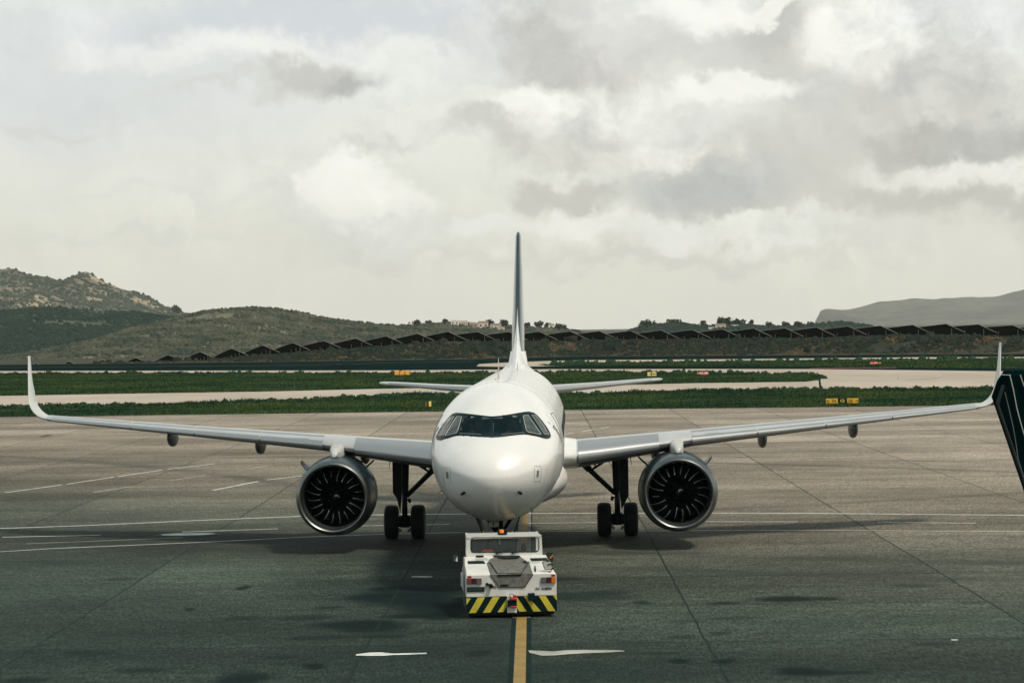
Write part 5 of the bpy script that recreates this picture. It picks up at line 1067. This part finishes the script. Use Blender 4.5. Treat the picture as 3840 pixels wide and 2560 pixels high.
# grey tread-plate recess that runs from the hood down the back face
M['tread'] = mat('worn tread plate', (.20, .195, .175), .5, .35, 0, .45, 9, .6, 90)
def hp(name, pts, up, t, m, par=None): P = [th(a, b, up) for a, b in pts]; return MB().prism(P, -hn*t).build(name, m, par or tug)
hp('tread_plate', [(655, 718), (700, 655), (760, 632), (1130, 628), (1250, 705), (1300, 862), (702, 866)], .006, .03, M['tread'])
hp('tread_plate', [(705, 716), (1235, 708), (1140, 862), (800, 864)], .03, .03, M['tread'])
MB().prism([tl(a, b, -.008) for a, b in ((706, 870), (1298, 866), (1185, 1046), (826, 1048))], (0, .02, 0)).build('tread_plate', M['tread'], tug)
MB().prism([tl(a, b, -.03) for a, b in ((800, 870), (1142, 870), (1135, 888), (806, 890))], (0, .03, 0)).build('step_lip', M['black'], tug)
MB().path([tl(a, b, -.012) for a, b in ((704, 868), (826, 1048), (1186, 1046), (1300, 868))], .010, 6).build('recess_seal', M['black'], tug)
MB().path([th(a, b, .032) for a, b in ((668, 722), (704, 718), (800, 862))], .010, 6).build('recess_seal', M['black'], tug); MB().path([th(a, b, .032) for a, b in ((1268, 706), (1238, 708), (1142, 862))], .010, 6).build('recess_seal', M['black'], tug)
hp('vent', [(735, 608), (1110, 608), (1132, 629), (765, 632)], .012, .02, M['black']); hp('vent_slot', [(800, 650), (1080, 646), (1110, 640), (1080, 656), (900, 662)], .035, .02, M['black'])
for P in ([(385, 686), (610, 682), (634, 718), (394, 722)], [(1258, 648), (1488, 640), (1516, 676), (1282, 682)]): hp('vent', P, .012, .02, M['black'])
hp('latch', [(1155, 708), (1190, 706), (1218, 720), (1195, 735)], .05, .02, M['black']); MB().prism([tl(a, b, -.04) for a, b in ((835, 870), (900, 868), (915, 880), (840, 884))], (0, .02, 0)).build('latch', M['black'], tug)
MB().prism([tl(a, b, -.02) for a, b in ((845, 1008), (960, 1008), (950, 1032), (848, 1034))], (0, .02, 0)).build('handle_slot', M['black'], tug)
hp('badge_plate', [(1284, 690), (1388, 686), (1392, 708), (1288, 712)], .008, .01, M['lightgrey']); hp('grab_latch', [(1322, 772), (1336, 770), (1346, 828), (1328, 832)], .05, .05, M['black'])
hp('step_plate', [(497, 648), (650, 640), (690, 668), (500, 676)], .010, .01, M['lightgrey'])
# cab: frame, windscreen, roof, pillars
CY = HL+.02
def tc_(a, b, y=CY): return tl(a, b, y)
A_ = [(365, 575), (367, 345), (372, 338), (1412, 332), (1420, 345), (1436, 598), (372, 600)]
oc = [tc_(a, b) for a, b in ((372, 614), (364, 575), (367, 336), (1421, 328), (1436, 610))]
ic = [(450, 556), (434, 520), (432, 400), (444, 366), (470, 353), (1340, 346), (1370, 358), (1382, 385), (1385, 500), (1372, 535), (1340, 550)]
icp = [tc_(a, b) for a, b in ic]
pts = [Vector((p.x, p.z)) for p in oc+icp]; no = len(oc)
r = delaunay_2d_cdt(pts, [(no+i, no+(i+1) % len(icp)) for i in range(len(icp))], [list(range(no))], 1, 1e-6)
fr = MB(); ff = []
for f in r[2]:
    c = sum((r[0][i] for i in f), Vector((0, 0)))/len(f)
    if not inpoly(c.x, c.y, icp): ff.append(f)
V3 = [(v.x, CY-.02, v.y) for v in r[0]]; V4 = [(v.x, CY+.04, v.y) for v in r[0]]; n_ = len(V3)
eds = {}
for f in ff:
    for a, b in zip(f, list(f[1:])+[f[0]]): eds[(a, b)] = 1
sidef = [(a, b, b+n_, a+n_) for (a, b) in eds if (b, a) not in eds]
fr.add(V3+V4, [tuple(f) for f in ff]+[tuple(i+n_ for i in f)[::-1] for f in ff]+sidef)
cab = fr.build('windscreen_frame', W_, tug, 30)
MB().path([p+Vector((0, -.022, 0)) for p in icp+[icp[0]]], .013, 8).build('rubber_seal', M['black'], cab)
MB().prism([p+Vector((0, .01, 0)) for p in icp], (0, .008, 0)).build('windscreen', M['tugglass'], cab)
zr = tc_(1000, 329).z; x0, x1 = oc[2].x, oc[3].x
MB().prism([(x0, CY-.03, zr-.015), (x1, CY-.03, zr-.015), (x1-.0, CY+.03, zr), (x1-.06, CY+.82, zr+.02), (x0+.03, CY+.82, zr+.02), (x0, CY+.03, zr)], (0, 0, -.04)).build('roof', M['lightgrey'], cab)
for x in (x0+.05, x1-.05): MB().box((x, CY+.78, (zr+ZH)/2-.02), (.06, .06, zr-ZH+.1)).build('rear_pillar', W_, cab); MB().box((x, CY+.45, ZH-.12), (.05, .95, .36)).build('cab_side', W_, cab)
for x in (-.6, .62): MB().box((x+.0, CY+.42, ZH-.30), (.46, .14, .42)).build('seat_back', M['black'], cab, bevel=.04)
for (a0, b0), (a1, b1) in (((790, 578), (985, 522)), ((1010, 575), (1150, 535))):
    w = MB(); w.tube(tc_(a0, b0, CY-.05), tc_(a1, b1, CY-.035), .011, .007, 6); w.tube(tc_(a0-12, b0-8, CY-.05), tc_(a0+20, b0-18, CY-.04), .014, .014, 6); w.tube(tc_(a0+8, b0+5, CY-.05), tc_(a0+30, b0-14, CY-.04), .012, .012, 6); w.build('wiper', M['black'], cab)
MB().box(tc_(556, 612, CY-.1), (.20, .08, .035)).build('work_lamp', M['black'], tug, bevel=.01); MB().box(tc_(558, 640, CY-.12), (.10, .06, .035)).build('work_lamp', M['black'], tug, bevel=.01)
for a in (503, 610): MB().tube(tc_(a, 612, CY-.1), tc_(a, 646, CY-.12), .006, .006, 6).build('lamp_bracket', M['black'], tug)
MB().box(tc_(352, 620, CY-.2), (.03, .03, .025)).build('hinge', M['black'], tug)
bc = tl(872, 300, CY+.35); bz = zr+.03
be = MB().tube((bc.x, CY+.35, bz-.02), (bc.x, CY+.35, bz+.03), .13, .12, 18).build('beacon_base', M['black'], cab)
MB().tube((bc.x-.02, CY+.30, bz+.02), (bc.x-.02, CY+.30, bz+.115), .062, .055, 16).build('beacon_lamp', mat('orange beacon', (.9, .2, .02), .25, emis=(1., .2, .02, .2)), cab)
MB().box((bc.x+.09, CY+.35, bz+.06), (.09, .1, .11)).build('beacon_housing', M['black'], cab, bevel=.02); MB().box((bc.x-.10, CY+.35, bz+.05), (.05, .1, .1)).build('beacon_housing', M['black'], cab, bevel=.02)
# mirrors
def mirror(quad, y, arm, frame_r=.012, face=M['mirror'], back=None):
    P = [tl(a, b, y) for a, b in quad]; o = MB().prism(P, (0, .03, 0)).build('mirror', back or M['black'], tug); c = sum(P, Vector())/len(P)
    MB().prism([c+(p-c)*.86+Vector((0, -.004, 0)) for p in P], (0, .003, 0)).build('mirror_glass', face, o); MB().path(arm, .011, 6).build('mirror_arm', M['black'], o); return o
mirror([(178, 585), (250, 583), (256, 690), (248, 700), (190, 698), (178, 690)], HL-.2, [tl(215, 690, HL-.17), tl(250, 650, HL-.1), tl(335, 640, HL)], face=mat('dark mirror glass', (.05, .09, .09), .1, .3))
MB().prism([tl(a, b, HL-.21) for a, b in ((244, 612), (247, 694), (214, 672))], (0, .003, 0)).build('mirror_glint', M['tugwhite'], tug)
mirror([(1487, 565), (1580, 562), (1586, 640), (1583, 690), (1560, 680), (1487, 620)], HL-.1, [tl(1560, 680, HL), tl(1530, 650, HL+.1)], face=mat('dark mirror glass', (.03, .06, .06), .1, .3))
MB().prism([tl(a, b, HL-.12) for a, b in ((1578, 585), (1582, 610), (1552, 645), (1530, 640))], (0, .003, 0)).build('side_marker_lamp', M['amber'], tug)
m_ = mirror([(1428, 700), (1450, 686), (1545, 680), (1565, 690), (1588, 765), (1560, 800), (1485, 806), (1462, 795)], .12, [tl(1588, 775, .1), tl(1540, 830, .08), tl(1498, 850, .1)], face=mat('pale mirror face', (.62, .62, .56), .25, .3))
MB().path([tl(a, b, .10) for a, b in ((1505, 740), (1520, 725), (1555, 716), (1575, 740))], .012, 6).build('mirror_clamp', M['black'], m_)
# crew in the cab
for (a, b), yy, tm, vm, lab, sc_ in (((663, 462), HL+.45, M['orange'], M['orange'], 'tug driver with dark hair and an orange vest seen through the windscreen', 1.), ((1172, 490), HL+.5, M['vest'], M['vest'], 'second tug crew member in a pale yellow vest on the right', .92)):
    p = TW @ tl(a, b, yy); person('person', None, p.x, p.y, p.z, lab, tm, M['hair'], vm, face=1, scl=sc_)
# towbar between tug and nose gear
tA = TW @ Vector((-.05, 4.1, .5)); tB = AW @ Vector((0, ny-.35, .42))
tbr = empty('towbar', tuple(tA), label='pale steel towbar between the tug and the nose wheels', cat='towbar')
TBm = MB(); dd = tB-tA; TBm.tube((0, 0, 0), dd, .06, .06, 12); TBm.build('bar', M['lightgrey'], tbr)
MB().box(dd+Vector((0, -.05, .0)), (.26, .22, .18)).build('head', M['lightgrey'], tbr, bevel=.02); MB().tube(dd+Vector((.16, -.12, .15)), dd+Vector((.16, -.06, .15)), .17, .17, 24).build('steering_disc', M['lightgrey'], tbr)
MB().tube(dd*.45+Vector((-.25, 0, -.36)), dd*.45+Vector((.25, 0, -.36)), .1, .1, 12).build('bar_wheel', M['rubber'], tbr)
# ================================================================== boarding bridge at the right edge
BD = 35.
def bb(x, y, D=BD): return AT(x/K, y/K, D)
bj = empty('boarding_bridge', tuple(bb(3763, 1900)), label='dark boarding bridge canopy leaning in at the right edge', cat='boarding bridge'); bo = bj.location.copy()
prof = [(3740, 1512), (3763, 1446), (3790, 1406), (3860, 1404), (4300, 1395), (4700, 2300), (4300, 2350), (4010, 2300)]
P = [bb(x, y)-bo for x, y in prof]
MB().prism(P, (.6, 3.2, 0)).build('canopy', mat('canopy rubber', (.0015, .009, .010), .9, spec=0.), bj, bevel=.01)
c = MB(); c.tube(bb(3763, 1443, BD-.03)-bo, bb(3740, 1514, BD-.03)-bo, .03, .03, 8); c.tube(bb(3740, 1514, BD-.03)-bo, bb(4010, 2300, BD-.03)-bo, .025, .025, 8); c.build('bumper_edge', M['rubber'], bj)
for pts, r, m in (([(3787, 1406), (3800, 1460), (3813, 1530), (3829, 1590), (3850, 1660), (3960, 2050)], .008, 'lightgrey'), ([(3826, 1405), (3834, 1430), (3842, 1450), (3990, 1850)], .008, 'lightgrey'), ([(3768, 1470), (3783, 1530), (3797, 1590), (3808, 1650), (3818, 1720), (3840, 1790), (3870, 1870)], .006, 'grey')):
    MB().path([bb(x, y, BD-.04)-bo for x, y in pts], r, 6).build('trim_line', M[m], bj)
for k in range(9): x = 3900+k*45; MB().path([bb(x, 1404, BD-.04)-bo, bb(x+300, 2290, BD-.04)-bo], .01, 5).build('rib', M['mask'], bj)
MB().prism([bb(4150, 1420, BD+1)-bo, bb(4650, 1420, BD+1)-bo, bb(4650, 2250, BD+1)-bo, bb(4250, 2250, BD+1)-bo], (10, -2.5, 0)).build('tunnel', M['wingunder'], bj)
gp = bb(4380, 2300, BD+1.5)-bo; MB().tube(gp, (gp.x, gp.y, -bo.z), .2, .2, 14).build('support_leg', M['grey'], bj); MB().box((gp.x, gp.y, -bo.z+.35), (1.6, .8, .7)).build('wheel_bogie', M['rubber'], bj, bevel=.1)
MB().path([bb(3745, 1404, BD-.02)-bo, bb(3790, 1406, BD-.02)-bo], .006, 5).build('cable', M['lightgrey'], bj)
# the terminal the photograph is taken from
tm = empty('terminal_building', (0, -12, 0), label='long terminal building behind the viewpoint', cat='building')
MB().box((0, -6, 6), (150, 12, 12)).build('wall', mat('terminal cladding', (.22, .23, .22), .6), tm); MB().box((0, -6.5, 12.3), (154, 15, .6)).build('roof', M['grey'], tm)
for k in range(20): MB().box((-71+k*7.4, .03, 5), (6.4, .06, 6.4)).build('window', M['mask'], tm)
# ================================================================== air
hz = MB().box((0, 8400, 400), (24000, 17200, 802)).build('haze', bpy.data.materials.new('haze')); hm = hz.data.materials[0]; hm.use_nodes = True; n = hm.node_tree; n.nodes.clear()
ov = n.nodes.new('ShaderNodeOutputMaterial'); vv = n.nodes.new('ShaderNodeVolumePrincipled'); vv.inputs['Color'].default_value = (.92, .945, .90, 1); vv.inputs['Density'].default_value = 3.2e-5; vv.inputs['Anisotropy'].default_value = .1
n.links.new(vv.outputs[0], ov.inputs['Volume']); hz.display_type = 'WIRE'; tag(hz, kind='stuff', label='thin pale haze over the whole airfield', cat='haze')
S.cycles.max_bounces = 8; S.cycles.transparent_max_bounces = 12; S.cycles.volume_bounces = 2
